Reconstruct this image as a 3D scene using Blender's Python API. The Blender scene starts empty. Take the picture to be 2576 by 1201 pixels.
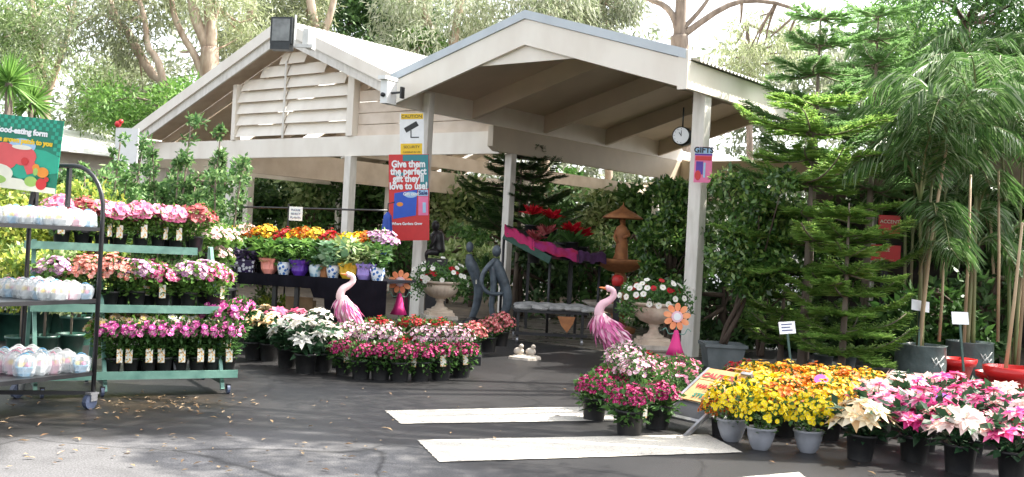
import bpy, math, random
import numpy as np
from mathutils import Vector, Matrix
S = bpy.context.scene
COL = S.collection
PI = math.pi
rnd = random.Random(7)
rng = np.random.default_rng(7)

# ------------------------------------------------------------------ camera
FPX, EYE = 2630.0, 1.4
YAW, PIT, ROL = 0.667942, -0.006760, 0.0518788
cF = np.array([0, math.cos(PIT), -math.sin(PIT)]); cR = np.array([1.0, 0, 0]); cU = np.array([0, math.sin(PIT), math.cos(PIT)])
R2 = math.cos(ROL)*cR + math.sin(ROL)*cU; U2 = -math.sin(ROL)*cR + math.cos(ROL)*cU
CP = np.array([0, 0, EYE])
cam = bpy.data.cameras.new('camera'); camo = bpy.data.objects.new('camera', cam); COL.objects.link(camo)
cam.sensor_width = 36; cam.lens = 36*FPX/2576; cam.clip_end = 2000; cam.clip_start = .1
m = Matrix.Identity(4)
for i in range(3):
    m[i][0] = R2[i]; m[i][1] = U2[i]; m[i][2] = -cF[i]; m[i][3] = CP[i]
camo.matrix_world = m; S.camera = camo

# ------------------------------------------------------------------ light
SUN_H = (0.93, 0.37); SUN_EL = 52
world = bpy.data.worlds.new('World'); S.world = world; world.use_nodes = True
wn = world.node_tree.nodes; wl = world.node_tree.links
bg = wn['Background']; sky = wn.new('ShaderNodeTexSky'); sky.sky_type = 'NISHITA'; sky.sun_disc = False
sky.sun_elevation = math.radians(SUN_EL); sky.sun_rotation = math.atan2(SUN_H[0], SUN_H[1])
sky.dust_density = 3.0; sky.air_density = 1.0
# thin bright high cloud: the sky is nearly white
hsv = wn.new('ShaderNodeHueSaturation'); hsv.inputs['Saturation'].default_value = .28; hsv.inputs['Value'].default_value = 1.25
wl.new(sky.outputs[0], hsv.inputs['Color']); wl.new(hsv.outputs[0], bg.inputs[0]); bg.inputs[1].default_value = .15
sl = bpy.data.lights.new('sun', 'SUN'); sl.energy = 5.0; sl.angle = math.radians(.5); sl.color = (1, .95, .86)
so = bpy.data.objects.new('sun', sl); COL.objects.link(so)
_e = math.radians(SUN_EL); _h = Vector((SUN_H[0], SUN_H[1], 0)).normalized()
sdir = Vector((_h.x*math.cos(_e), _h.y*math.cos(_e), math.sin(_e)))
so.rotation_euler = sdir.to_track_quat('Z', 'Y').to_euler(); so.location = sdir*60
S.view_settings.view_transform = 'Standard'; S.view_settings.look = 'None'; S.view_settings.gamma = 1
S.view_settings.exposure = 1.62
S.cycles.max_bounces = 7; S.cycles.diffuse_bounces = 4; S.cycles.transparent_max_bounces = 12

# ------------------------------------------------------------------ helpers
def ray(x, y): return cF + R2*(x-1288)/FPX - U2*(y-600.5)/FPX
def G(x, y, z=0.0):
    d = ray(x, y); return CP + d*((z-EYE)/d[2])
def Y(x, y, D):
    d = ray(x, y); return CP + d*(D/d[1])
O0 = np.array([2.17, 13.76, 0.0])
uu = np.array([math.sin(YAW), math.cos(YAW), 0]); vv = np.array([-math.cos(YAW), math.sin(YAW), 0])
def W(s, t, z=0.0): return O0 + vv*s + uu*t + np.array([0, 0, z])

def nrm(a):
    a = np.asarray(a, float); return a/np.maximum(np.linalg.norm(a, axis=-1, keepdims=True), 1e-9)

class MB:
    def __init__(s): s.V = []; s.F = []; s.n = 0
    def add(s, v, f, mat=0, smooth=False):
        v = np.asarray(v, float).reshape(-1, 3)
        if isinstance(f, np.ndarray): s.F.append((f+s.n, mat, smooth))
        else:
            d = {}
            for q in f: d.setdefault(len(q), []).append(q)
            for k, l in d.items(): s.F.append((np.array(l)+s.n, mat, smooth))
        s.V.append(v); s.n += len(v); return s
    def box(s, lo, hi, mat=0, M=None):
        x0, y0, z0 = lo; x1, y1, z1 = hi
        v = np.array([[x, y, z] for z in (z0, z1) for x, y in ((x0, y0), (x1, y0), (x1, y1), (x0, y1))], float)
        if M is not None: v = M(v)
        return s.add(v, [(0, 3, 2, 1), (4, 5, 6, 7), (0, 1, 5, 4), (1, 2, 6, 5), (2, 3, 7, 6), (3, 0, 4, 7)], mat)
    def wbox(s, s0, s1, t0, t1, z0, z1, mat=0):     # box in building axes
        return s.box((s0, t0, z0), (s1, t1, z1), mat, lambda v: O0 + v[:, :1]*vv + v[:, 1:2]*uu + v[:, 2:]*np.array([0, 0, 1.]))
    def prism(s, pts, off, mat=0):                  # planar polygon (n,3) extruded by vector
        p = np.asarray(pts, float); n = len(p); v = np.vstack([p, p+np.asarray(off)])
        f = [tuple(range(n))[::-1], tuple(range(n, 2*n))] + [(i, (i+1) % n, (i+1) % n+n, i+n) for i in range(n)]
        return s.add(v, f, mat)
    def wprism(s, sz, t0, t1, mat=0):               # polygon in (s,z), extruded along t
        return s.prism([W(a, t0, z) for a, z in sz], uu*(t1-t0), mat)
    def beam(s, a, b, w, h, mat=0, up=(0, 0, 1)):   # rectangular bar a->b
        a = np.asarray(a, float); b = np.asarray(b, float); d = nrm(b-a); x = nrm(np.cross(d, up)); y = np.cross(x, d)
        c = [x*w/2*i+y*h/2*j for i, j in ((-1, -1), (1, -1), (1, 1), (-1, 1))]
        v = [a+q for q in c]+[b+q for q in c]
        return s.add(v, [(0, 3, 2, 1), (4, 5, 6, 7), (0, 1, 5, 4), (1, 2, 6, 5), (2, 3, 7, 6), (3, 0, 4, 7)], mat)
    def tube(s, path, rad, seg=8, mat=0, smooth=True, flat=1.0, flatdir=None):
        p = np.asarray(path, float); n = len(p)
        rad = np.full(n, rad) if np.isscalar(rad) else np.asarray(rad, float)
        T = nrm(np.gradient(p, axis=0)); ref = np.array([0, 0, 1.]) if abs(T[0][2]) < .9 else np.array([1., 0, 0])
        if flatdir is not None: ref = np.asarray(flatdir, float)
        x = nrm(np.cross(T[0], ref)); vs = []
        a = np.linspace(0, 2*PI, seg, endpoint=False)
        for i in range(n):
            x = nrm(x - T[i]*np.dot(x, T[i])); y = np.cross(T[i], x)
            vs.append(p[i] + rad[i]*(np.cos(a)[:, None]*x*flat + np.sin(a)[:, None]*y))
        f = [(i*seg+j, i*seg+(j+1) % seg, (i+1)*seg+(j+1) % seg, (i+1)*seg+j) for i in range(n-1) for j in range(seg)]
        s.add(np.vstack(vs), f+[tuple(range(seg))[::-1], tuple(range((n-1)*seg, n*seg))], mat, smooth); return s
    def lathe(s, prof, seg=24, mat=0, smooth=True, c=(0, 0, 0), mod=None, cap=True):
        a = np.linspace(0, 2*PI, seg, endpoint=False); vs = []
        for k, (r, z) in enumerate(prof):
            rr = r*np.ones(seg) if mod is None else r*mod(a, k)
            vs.append(np.stack([c[0]+rr*np.cos(a), c[1]+rr*np.sin(a), np.full(seg, c[2]+z)], 1))
        n = len(prof)
        f = [(i*seg+j, i*seg+(j+1) % seg, (i+1)*seg+(j+1) % seg, (i+1)*seg+j) for i in range(n-1) for j in range(seg)]
        if cap: f += [tuple(range(seg))[::-1], tuple(range((n-1)*seg, n*seg))]
        s.add(np.vstack(vs), f, mat, smooth); return s
    def ball(s, c, r, mat=0, seg=12, sc=(1, 1, 1)):
        c = np.asarray(c, float); k = seg//2
        v = [c+np.array([0, 0, r*sc[2]])]
        for i in range(1, k):
            t = PI*i/k
            for j in range(seg):
                p = 2*PI*j/seg; v.append(c+r*np.array([sc[0]*math.sin(t)*math.cos(p), sc[1]*math.sin(t)*math.sin(p), sc[2]*math.cos(t)]))
        v.append(c-np.array([0, 0, r*sc[2]])); f = [(0, 1+j, 1+(j+1) % seg) for j in range(seg)]
        for i in range(k-2): f += [(1+i*seg+j, 1+(i+1)*seg+j, 1+(i+1)*seg+(j+1) % seg, 1+i*seg+(j+1) % seg) for j in range(seg)]
        e = len(v)-1; f += [(e, 1+(k-2)*seg+(j+1) % seg, 1+(k-2)*seg+j) for j in range(seg)]
        return s.add(v, f, mat, True)
    def kites(s, P, D, N, L, Wd, mat=0, droop=0.0, mid=.45, cup=0.0):
        P = np.asarray(P, float); n = len(P)
        D = nrm(D); side = nrm(np.cross(D, N)); up = nrm(np.cross(side, D))
        L = np.broadcast_to(np.asarray(L, float), (n,))[:, None]; Wd = np.broadcast_to(np.asarray(Wd, float), (n,))[:, None]
        m_ = P + D*L*mid + up*cup*L; tip = P + D*L; tip[:, 2] -= droop*L[:, 0]
        v = np.stack([P, m_+side*Wd/2, tip, m_-side*Wd/2], 1).reshape(-1, 3)
        return s.add(v, np.arange(4*n).reshape(n, 4), mat)
    def build(s, name, mats, parent=None):
        me = bpy.data.meshes.new(name); V = np.vstack(s.V); me.vertices.add(len(V)); me.vertices.foreach_set('co', V.ravel())
        nl = sum(f.size for f, _, _ in s.F); nf = sum(len(f) for f, _, _ in s.F)
        me.loops.add(nl); me.polygons.add(nf)
        me.loops.foreach_set('vertex_index', np.concatenate([f.ravel() for f, _, _ in s.F]))
        ln = np.concatenate([np.full(len(f), f.shape[1]) for f, _, _ in s.F])
        me.polygons.foreach_set('loop_start', np.concatenate([[0], np.cumsum(ln)[:-1]]).astype(int))
        me.polygons.foreach_set('material_index', np.concatenate([np.full(len(f), m_) for f, m_, _ in s.F]))
        me.polygons.foreach_set('use_smooth', np.concatenate([np.full(len(f), q) for f, _, q in s.F]))
        if not isinstance(mats, (list, tuple)): mats = [mats]
        for k in mats: me.materials.append(M[k])
        me.update(calc_edges=True); me.validate()
        o = bpy.data.objects.new(name, me); COL.objects.link(o)
        if parent is not None: o.parent = parent
        return o

def thing(name, label, cat, loc=(0, 0, 0), rz=0.0, group=None, sc=1.0):
    o = bpy.data.objects.new(name, None); COL.objects.link(o); o.location = [float(a) for a in loc]; o.rotation_euler = (0, 0, rz)
    o.scale = (sc, sc, sc); o.empty_display_size = .1; return tag(o, label, cat, group)
def tag(o, label, cat, group=None):
    o['label'] = label; o['category'] = cat
    if group: o['group'] = group
    return o
def struct(o): o['kind'] = 'structure'; return o
def dup(r0, loc, rz=0.0, label=None, group=None, sc=None, mats=None):
    def cp(o, par):
        c = o.copy(); COL.objects.link(c)
        if par is not None: c.parent = par
        for ch in o.children: cp(ch, c)
        return c
    r = cp(r0, None); r.location = [float(a) for a in loc]; r.rotation_euler = (0, 0, rz)
    if sc: r.scale = (sc, sc, sc)
    if label: r['label'] = label
    if group: r['group'] = group
    return r
ORD = ['first', 'second', 'third', 'fourth', 'fifth', 'sixth', 'seventh', 'eighth', 'ninth', 'tenth', 'eleventh', 'twelfth', 'thirteenth']
class Proto:                                        # first use moves the prototype itself, later uses copy it
    def __init__(s, root): s.r = root; s.used = False
    def put(s, loc, rz=0.0, label=None, group=None, sc=1.0):
        if not s.used:
            s.used = True; r = s.r; r.location = [float(a) for a in loc]; r.rotation_euler = (0, 0, rz); r.scale = (sc,)*3
            if label: r['label'] = label
            if group: r['group'] = group
        else: r = dup(s.r, loc, rz, label, group, sc)
        r.rotation_euler = (rnd.uniform(-.035, .035), rnd.uniform(-.045, .045), rz); return r

# ------------------------------------------------------------------ materials
M = {}
def _new(name):
    mt = bpy.data.materials.new(name); mt.use_nodes = True; n = mt.node_tree.nodes; l = mt.node_tree.links; M[name] = mt
    return n, l, n['Principled BSDF'], n['Material Output']
def paint(name, c, rough=.6, var=.12, scale=6.0, bump=.15, metal=0.0, c2=None, fine=0, spec=.5, stretch=None):
    n, l, b, o = _new(name); b.inputs['Roughness'].default_value = rough; b.inputs['Metallic'].default_value = metal
    b.inputs['Specular IOR Level'].default_value = spec
    tc = n.new('ShaderNodeTexCoord'); nz = n.new('ShaderNodeTexNoise'); nz.inputs['Scale'].default_value = scale; nz.inputs['Detail'].default_value = 6
    src = tc.outputs['Object']
    if stretch:
        mp = n.new('ShaderNodeMapping'); mp.inputs['Scale'].default_value = stretch; l.new(src, mp.inputs[0]); src = mp.outputs[0]
    l.new(src, nz.inputs['Vector'])
    r = n.new('ShaderNodeValToRGB'); l.new(nz.outputs['Fac'], r.inputs[0])
    d = c2 if c2 else tuple(a*(1-var*2) for a in c)
    r.color_ramp.elements[0].position = .3; r.color_ramp.elements[1].position = .62
    r.color_ramp.elements[0].color = (*d, 1); r.color_ramp.elements[1].color = (*c, 1)
    l.new(r.outputs[0], b.inputs['Base Color'])
    if bump:
        bm = n.new('ShaderNodeBump'); bm.inputs['Strength'].default_value = bump; bm.inputs['Distance'].default_value = .01
        n2 = n.new('ShaderNodeTexNoise'); n2.inputs['Scale'].default_value = scale*6; n2.inputs['Detail'].default_value = 5; l.new(src, n2.inputs['Vector'])
        l.new(n2.outputs['Fac'], bm.inputs['Height']); l.new(bm.outputs[0], b.inputs['Normal'])
    return b
def leaf(name, cols, trans=.35, rough=.5, spec=.35, objvar=.25):
    n, l, b, o = _new(name); g = n.new('ShaderNodeNewGeometry'); r = n.new('ShaderNodeValToRGB'); l.new(g.outputs['Random Per Island'], r.inputs[0])
    e = r.color_ramp.elements
    while len(e) < len(cols): e.new(.5)
    for i, c in enumerate(cols): e[i].position = i/(len(cols)-1); e[i].color = (*c, 1)
    oi = n.new('ShaderNodeObjectInfo'); mr = n.new('ShaderNodeMapRange'); mr.inputs['To Min'].default_value = 1-objvar; mr.inputs['To Max'].default_value = 1+objvar*.6
    l.new(oi.outputs['Random'], mr.inputs[0]); hs = n.new('ShaderNodeHueSaturation'); l.new(mr.outputs[0], hs.inputs['Value']); l.new(r.outputs[0], hs.inputs['Color'])
    l.new(hs.outputs[0], b.inputs['Base Color']); b.inputs['Roughness'].default_value = rough; b.inputs['Specular IOR Level'].default_value = spec
    t = n.new('ShaderNodeBsdfTranslucent'); l.new(hs.outputs[0], t.inputs[0]); mx = n.new('ShaderNodeMixShader'); mx.inputs[0].default_value = trans
    l.new(b.outputs[0], mx.inputs[1]); l.new(t.outputs[0], mx.inputs[2]); l.new(mx.outputs[0], o.inputs[0])

paint('cream', (.85, .79, .69), .5, .07, 2.2, .2, c2=(.76, .69, .59), stretch=(1, 1, .5))
paint('cream_post', (.76, .72, .65), .6, .1, 4, .2, c2=(.62, .58, .51), stretch=(3, 3, .7))
paint('ceiling', (.60, .51, .39), .6, .05, 2, .08)
paint('timber_ceiling', (.74, .63, .52), .7, .12, 3, .2, c2=(.62, .51, .40))
paint('capping', (.52, .57, .60), .35, .06, 3, .03)
paint('roof_metal', (.80, .79, .76), .35, .08, 2, .02, c2=(.62, .61, .58))
paint('white', (.82, .82, .80), .45, .04, 5, .05)
paint('offwhite', (.66, .66, .62), .5, .1, 5, .05)
paint('black', (.016, .016, .018), .45, .1, 10, .1)
paint('black_plastic', (.012, .012, .013), .5, .15, 12, .1, c2=(.022, .021, .02))
paint('cloth_black', (.008, .008, .012), .95, .2, 6, .3, spec=.08)
leaf('fibreglass', [(.80, .79, .76), (.84, .83, .80)], .5, .4, .4, 0)
paint('dark_metal', (.03, .034, .035), .35, .2, 14, .1, metal=.3)
paint('green_metal', (.17, .33, .26), .5, .2, 5, .2, c2=(.07, .19, .15))
paint('green_dark_metal', (.02, .07, .05), .45, .2, 9, .1)
paint('pot_grey', (.27, .28, .31), .5, .12, 9, .12)
paint('pot_green', (.02, .075, .055), .4, .2, 10, .1)
paint('planter_grey', (.17, .19, .19), .6, .2, 5, .25, c2=(.10, .12, .12))
paint('bag_grey', (.13, .165, .16), .35, .25, 4, .5, c2=(.07, .095, .09))
paint('red_plastic', (.62, .018, .018), .3, .06, 6, .04)
paint('soil', (.035, .025, .018), .95, .3, 30, .9)
paint('stone', (.60, .49, .38), .8, .25, 7, .4, c2=(.42, .32, .24))
paint('stone_pale', (.56, .50, .42), .85, .22, 9, .5, c2=(.38, .33, .27))
paint('statue_blue', (.10, .125, .15), .4, .2, 9, .4, c2=(.04, .05, .06))
paint('statue_dark', (.03, .028, .03), .4, .2, 8, .2)
paint('terracotta', (.42, .17, .06), .7, .25, 8, .3, c2=(.26, .10, .04))
paint('paver', (.34, .33, .31), .85, .4, 9, .5, c2=(.12, .12, .12))
paint('card_white', (.80, .82, .82), .5, .03, 8, 0)
paint('glass_grey', (.20, .21, .20), .12, .25, 5, 0)
paint('bamboo', (.46, .34, .20), .55, .25, 7, .2, c2=(.30, .21, .12), stretch=(1, 1, .3))
paint('bark_pale', (.50, .40, .31), .9, .3, 5, .9, c2=(.24, .16, .11), stretch=(1, 1, .3))
paint('bark_grey', (.24, .19, .15), .9, .3, 7, .8, c2=(.12, .09, .07), stretch=(1, 1, .3))
paint('bark_dark', (.10, .07, .05), .9, .3, 7, .8, c2=(.045, .03, .02), stretch=(1, 1, .3))
paint('cane_green', (.17, .22, .07), .5, .25, 5, .2, c2=(.22, .16, .09), stretch=(1, 1, .2))
paint('card_box', (.33, .22, .12), .8, .2, 6, .2)
paint('blue_cloth', (.015, .07, .42), .55, .15, 5, .3)
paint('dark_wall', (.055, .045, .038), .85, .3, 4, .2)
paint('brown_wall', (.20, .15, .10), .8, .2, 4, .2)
paint('asbestos', (.50, .46, .41), .8, .1, 3, .1)
paint('wheel', (.07, .09, .15), .45, .15, 9, .1)
paint('steel', (.42, .42, .43), .4, .2, 9, .1, metal=.6)
paint('pink_metal', (.72, .20, .36), .45, .1, 6, .05)
paint('pink_pale', (.85, .52, .58), .5, .1, 6, .05)
paint('beak', (.80, .24, .08), .45, .08, 6, .03)
paint('bird_leg', (.42, .22, .14), .6, .15, 6, .1)
paint('dress_pink', (.72, .03, .22), .6, .1, 6, .05)
paint('flower_orange', (.85, .24, .10), .5, .12, 6, .05, c2=(.9, .42, .2))
paint('fabric_rose', (.42, .015, .10), .8, .25, 5, .4, c2=(.30, .01, .08)); paint('fabric_magenta', (.36, .012, .05), .8, .25, 5, .4, c2=(.35, .03, .22))
paint('fabric_purple', (.07, .02, .08), .8, .25, 5, .4)
paint('salmon_wrap', (.80, .30, .24), .5, .1, 7, .2)
paint('purple_wrap', (.10, .03, .34), .4, .15, 7, .2)
paint('yellow_wrap', (.72, .46, .03), .5, .12, 7, .2)
paint('lavender_wrap', (.32, .25, .62), .5, .12, 7, .2)
paint('lime_wrap', (.62, .70, .16), .5, .12, 7, .2)
paint('purple_card', (.42, .13, .62), .5, .05, 7, 0)
paint('basket_blue', (.20, .50, .74), .45, .08, 7, .1)
paint('basket_pink', (.84, .36, .48), .45, .08, 7, .1)
paint('basket_white', (.72, .74, .72), .45, .08, 7, .1)
paint('chick_yellow', (.80, .58, .06), .8, .08, 7, .1)
paint('sandwich_tan', (.50, .27, .10), .6, .1, 6, .1, c2=(.56, .38, .18))
for nm, c in dict(ink_red=(.60, .03, .03), ink_black=(.02, .02, .02), ink_white=(.85, .85, .85), ink_yellow=(.85, .55, .02), ink_green=(.01, .20, .12),
                  ink_green2=(.02, .38, .24), ink_blue=(.02, .09, .50), ink_navy=(.02, .03, .14), ink_pink=(.80, .18, .35), ink_cream=(.80, .78, .62),
                  ink_lime=(.35, .55, .12), ink_orange=(.80, .28, .03), ink_teal=(.03, .22, .25), ink_melon=(.72, .10, .10), ink_sky=(.35, .55, .75)).items():
    paint(nm, c, .45, .05, 9, 0)
# patterned ceramic
def ceramic(name, ca, cb, scale):
    n, l, b, o = _new(name); v = n.new('ShaderNodeTexVoronoi'); v.inputs['Scale'].default_value = scale; tc = n.new('ShaderNodeTexCoord'); l.new(tc.outputs['Object'], v.inputs['Vector'])
    r = n.new('ShaderNodeValToRGB'); r.color_ramp.interpolation = 'CONSTANT'; r.color_ramp.elements[0].color = (*ca, 1); r.color_ramp.elements[1].color = (*cb, 1); r.color_ramp.elements[1].position = .42
    l.new(v.outputs['Distance'], r.inputs[0]); l.new(r.outputs[0], b.inputs['Base Color']); b.inputs['Roughness'].default_value = .15
ceramic('ceramic_blue', (.04, .14, .40), (.62, .68, .74), 28); ceramic('ceramic_plum', (.45, .45, .50), (.03, .02, .06), 26); ceramic('ceramic_pale', (.25, .42, .55), (.60, .70, .74), 22)
ceramic('tag_print', (.75, .42, .12), (.78, .76, .66), 55); ceramic('tag_print_pink', (.75, .10, .18), (.80, .72, .55), 55)
# cellophane
n, l, b, o = _new('cellophane'); b.inputs['Base Color'].default_value = (.92, .96, .97, 1); b.inputs['Roughness'].default_value = .12; b.inputs['Alpha'].default_value = .36; b.inputs['Specular IOR Level'].default_value = 1.0
# asphalt
n, l, b, o = _new('asphalt'); tc = n.new('ShaderNodeTexCoord')
def noise(sc, det=6, rough=.6, src=None):
    z = n.new('ShaderNodeTexNoise'); z.inputs['Scale'].default_value = sc; z.inputs['Detail'].default_value = det; z.inputs['Roughness'].default_value = rough
    l.new(src or tc.outputs['Object'], z.inputs['Vector']); return z.outputs['Fac']
def ramp(f, stops):
    r = n.new('ShaderNodeValToRGB'); e = r.color_ramp.elements
    while len(e) < len(stops): e.new(.5)
    for i, (p, c) in enumerate(stops): e[i].position = p; e[i].color = (*c, 1) if isinstance(c, tuple) else (c, c, c, 1)
    l.new(f, r.inputs[0]); return r.outputs[0]
def mix(a, b_, f, mode='MULTIPLY'):
    x = n.new('ShaderNodeMix'); x.data_type = 'RGBA'; x.blend_type = mode
    for sck, val in ((x.inputs[0], f), (x.inputs[6], a), (x.inputs[7], b_)):
        if isinstance(val, (float, tuple)): sck.default_value = val
        else: l.new(val, sck)
    return x.outputs[2]
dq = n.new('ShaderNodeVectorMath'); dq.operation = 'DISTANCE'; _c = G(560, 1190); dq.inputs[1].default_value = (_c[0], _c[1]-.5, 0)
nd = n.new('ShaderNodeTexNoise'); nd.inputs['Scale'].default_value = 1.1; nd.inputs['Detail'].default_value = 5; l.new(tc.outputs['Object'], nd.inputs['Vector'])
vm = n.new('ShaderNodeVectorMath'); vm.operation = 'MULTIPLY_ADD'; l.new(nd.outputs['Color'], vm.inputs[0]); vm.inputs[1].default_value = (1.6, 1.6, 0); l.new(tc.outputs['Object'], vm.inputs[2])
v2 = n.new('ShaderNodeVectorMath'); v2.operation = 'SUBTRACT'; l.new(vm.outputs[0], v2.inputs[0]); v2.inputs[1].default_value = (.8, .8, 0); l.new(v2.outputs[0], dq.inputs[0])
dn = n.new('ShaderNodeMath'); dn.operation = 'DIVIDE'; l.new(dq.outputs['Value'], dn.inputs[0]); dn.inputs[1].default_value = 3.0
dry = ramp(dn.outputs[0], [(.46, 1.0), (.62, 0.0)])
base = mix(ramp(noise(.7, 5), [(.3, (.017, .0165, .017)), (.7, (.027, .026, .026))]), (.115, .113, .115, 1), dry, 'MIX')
base = mix(base, ramp(noise(90, 3, .8), [(.35, .45), (.65, 1.5)]), 1.0)
vc = n.new('ShaderNodeTexVoronoi'); vc.feature = 'DISTANCE_TO_EDGE'; vc.inputs['Scale'].default_value = .55; wv_ = n.new('ShaderNodeVectorMath'); wv_.operation = 'MULTIPLY_ADD'; l.new(nd.outputs['Color'], wv_.inputs[0]); wv_.inputs[1].default_value = (.5, .5, 0); l.new(tc.outputs['Object'], wv_.inputs[2]); l.new(wv_.outputs[0], vc.inputs['Vector'])
base = mix(base, ramp(vc.outputs['Distance'], [(.0, .25), (.010, 1.0)]), .85)
base = mix(base, ramp(noise(1.7, 4, .55), [(.62, 1.0), (.70, .5)]), .8)
base = mix(base, ramp(noise(1.3, 2, .4), [(.30, 1.35), (.36, 1.0)]), .8)
base = mix(base, ramp(noise(2.2, 7, .7), [(.38, .68), (.55, 1.0)]), .7)
wet = ramp(noise(.55, 4, .6), [(.44, 0.0), (.56, 1.0)])
d2_ = n.new('ShaderNodeVectorMath'); d2_.operation = 'DISTANCE'; l.new(v2.outputs[0], d2_.inputs[0]); _c = G(330, 1010); d2_.inputs[1].default_value = (_c[0], _c[1], 0)
mud = ramp(d2_.outputs['Value'], [(.35, 1.0), (1.0, 0.0)]); base = mix(base, (.060, .042, .026, 1), mix(mud, ramp(noise(3, 6, .7), [(.40, 0.0), (.6, .8)]), 1.0), 'MIX')
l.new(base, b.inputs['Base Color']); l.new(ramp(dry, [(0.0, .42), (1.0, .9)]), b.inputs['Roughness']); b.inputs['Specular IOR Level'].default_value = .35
bm = n.new('ShaderNodeBump'); bm.inputs['Strength'].default_value = .5; bm.inputs['Distance'].default_value = .006; l.new(noise(150, 4, .7), bm.inputs['Height']); l.new(bm.outputs[0], b.inputs['Normal'])
# wet path under the canopy
n, l, b, o = _new('path_wet'); tc = n.new('ShaderNodeTexCoord')
base = ramp(noise(1.2, 6), [(.3, (.10, .082, .065)), (.7, (.17, .145, .12))]); base = mix(base, ramp(noise(60, 3, .8), [(.35, .75), (.65, 1.15)]), 1.0)
l.new(base, b.inputs['Base Color']); l.new(ramp(noise(1.5, 5), [(.4, .18), (.62, .6)]), b.inputs['Roughness'])
# painted stripe
n, l, b, o = _new('stripe'); tc = n.new('ShaderNodeTexCoord')
base = ramp(noise(26, 8, .75), [(.34, (.12, .115, .11)), (.43, (.58, .54, .47))]); base = mix(base, ramp(noise(140, 3, .8), [(.40, .35), (.50, 1.0)]), .7); base = mix(base, ramp(noise(3, 5), [(.3, .78), (.65, 1.0)]), 1.0)
l.new(base, b.inputs['Base Color']); b.inputs['Roughness'].default_value = .8
# earth
paint('earth', (.13, .10, .07), .95, .3, 3, .6, c2=(.07, .055, .04))
# foliage
leaf('lf_gum', [(0.198, 0.229, 0.121), (0.279, 0.332, 0.158), (0.373, 0.412, 0.241), (0.490, 0.503, 0.387)], .45)
leaf('lf_gum2', [(0.113, 0.183, 0.061), (0.205, 0.310, 0.099), (0.329, 0.413, 0.184), (0.431, 0.481, 0.320)], .45)
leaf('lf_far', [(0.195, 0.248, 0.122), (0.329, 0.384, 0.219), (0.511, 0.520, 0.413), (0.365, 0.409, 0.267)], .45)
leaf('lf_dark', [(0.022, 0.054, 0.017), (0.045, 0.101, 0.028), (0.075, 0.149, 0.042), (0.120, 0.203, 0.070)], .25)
leaf('lf_ficus', [(.025, .07, .015), (.05, .12, .025), (.10, .20, .035), (.24, .34, .09)], .3, .3, .6)
leaf('lf_pine', [(0.096, 0.196, 0.042), (0.168, 0.310, 0.060), (0.276, 0.437, 0.096), (0.384, 0.529, 0.144)], .4)
leaf('lf_pine_light', [(.13, .24, .08), (.18, .33, .11), (.27, .42, .17)], .45)
leaf('lf_palm', [(.05, .12, .03), (.09, .20, .05), (.16, .29, .08), (.36, .43, .28)], .35, .4)
leaf('lf_plant', [(.03, .085, .02), (.06, .14, .03), (.10, .21, .05)], .3)
leaf('lf_fresh', [(.07, .16, .03), (.13, .27, .05), (.22, .38, .09)], .35)
leaf('lf_poin', [(.015, .05, .02), (.03, .085, .035), (.05, .12, .05)], .2)
leaf('lf_hedge', [(.08, .15, .03), (.20, .30, .05), (.40, .48, .08), (.58, .55, .12)], .4)
leaf('lf_vari', [(.10, .19, .06), (.30, .40, .14), (.55, .60, .34)], .35)
leaf('lf_shrub', [(.05, .12, .04), (.09, .20, .06), (.16, .30, .09), (.30, .42, .18)], .4)
leaf('lf_plum', [(.03, .02, .05), (.06, .04, .10), (.10, .08, .14)], .2)
leaf('lf_round', [(.12, .26, .14), (.22, .38, .22), (.34, .48, .32)], .3)
leaf('lf_litter', [(.20, .11, .05), (.30, .20, .10), (.42, .31, .19), (.12, .07, .04)], .1)
FL = dict(yellow=[(.80, .56, .0), (.88, .70, .01), (.90, .78, .05)], gold=[(.72, .27, .01), (.85, .50, .02), (.88, .62, .05)], orange=[(.52, .08, .01), (.72, .17, .01), (.82, .30, .02)],
          red=[(.28, .002, .008), (.46, .005, .018), (.62, .02, .03)], crimson=[(.22, .002, .05), (.40, .004, .10), (.56, .010, .17), (.70, .10, .30)], pinkwhite=[(.60, .15, .32), (.80, .50, .64), (.86, .74, .78), (.45, .06, .20)],
          pink=[(.66, .10, .24), (.80, .28, .42), (.85, .50, .58)], hotpink=[(.60, .02, .18), (.78, .06, .28), (.85, .22, .40), (.86, .62, .64)], magenta=[(.50, .04, .26), (.68, .10, .38), (.80, .32, .55)],
          mauve=[(.45, .16, .38), (.66, .36, .55), (.80, .60, .70)], salmon=[(.74, .20, .14), (.84, .36, .28), (.87, .52, .44)], cream=[(.80, .50, .24), (.86, .70, .44), (.88, .80, .62)],
          white=[(.80, .78, .70), (.86, .84, .78), (.86, .80, .72)], coral=[(.36, .05, .06), (.50, .10, .11), (.60, .22, .20)], blush=[(.80, .42, .40), (.86, .64, .58), (.87, .78, .70)], violet=[(.12, .05, .35), (.25, .12, .5)])
for k, c in FL.items(): leaf('fl_'+k, c, .3, .55, .3, .12)
paint('fl_eye_pale', (.80, .52, .50), .7, .1, 9, 0); paint('fl_eye', (.70, .52, .10), .7, .1, 9, 0); paint('fl_eye_dark', (.20, .08, .02), .7, .1, 9, 0); paint('fl_eye_green', (.45, .50, .12), .7, .1, 9, 0)

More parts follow.
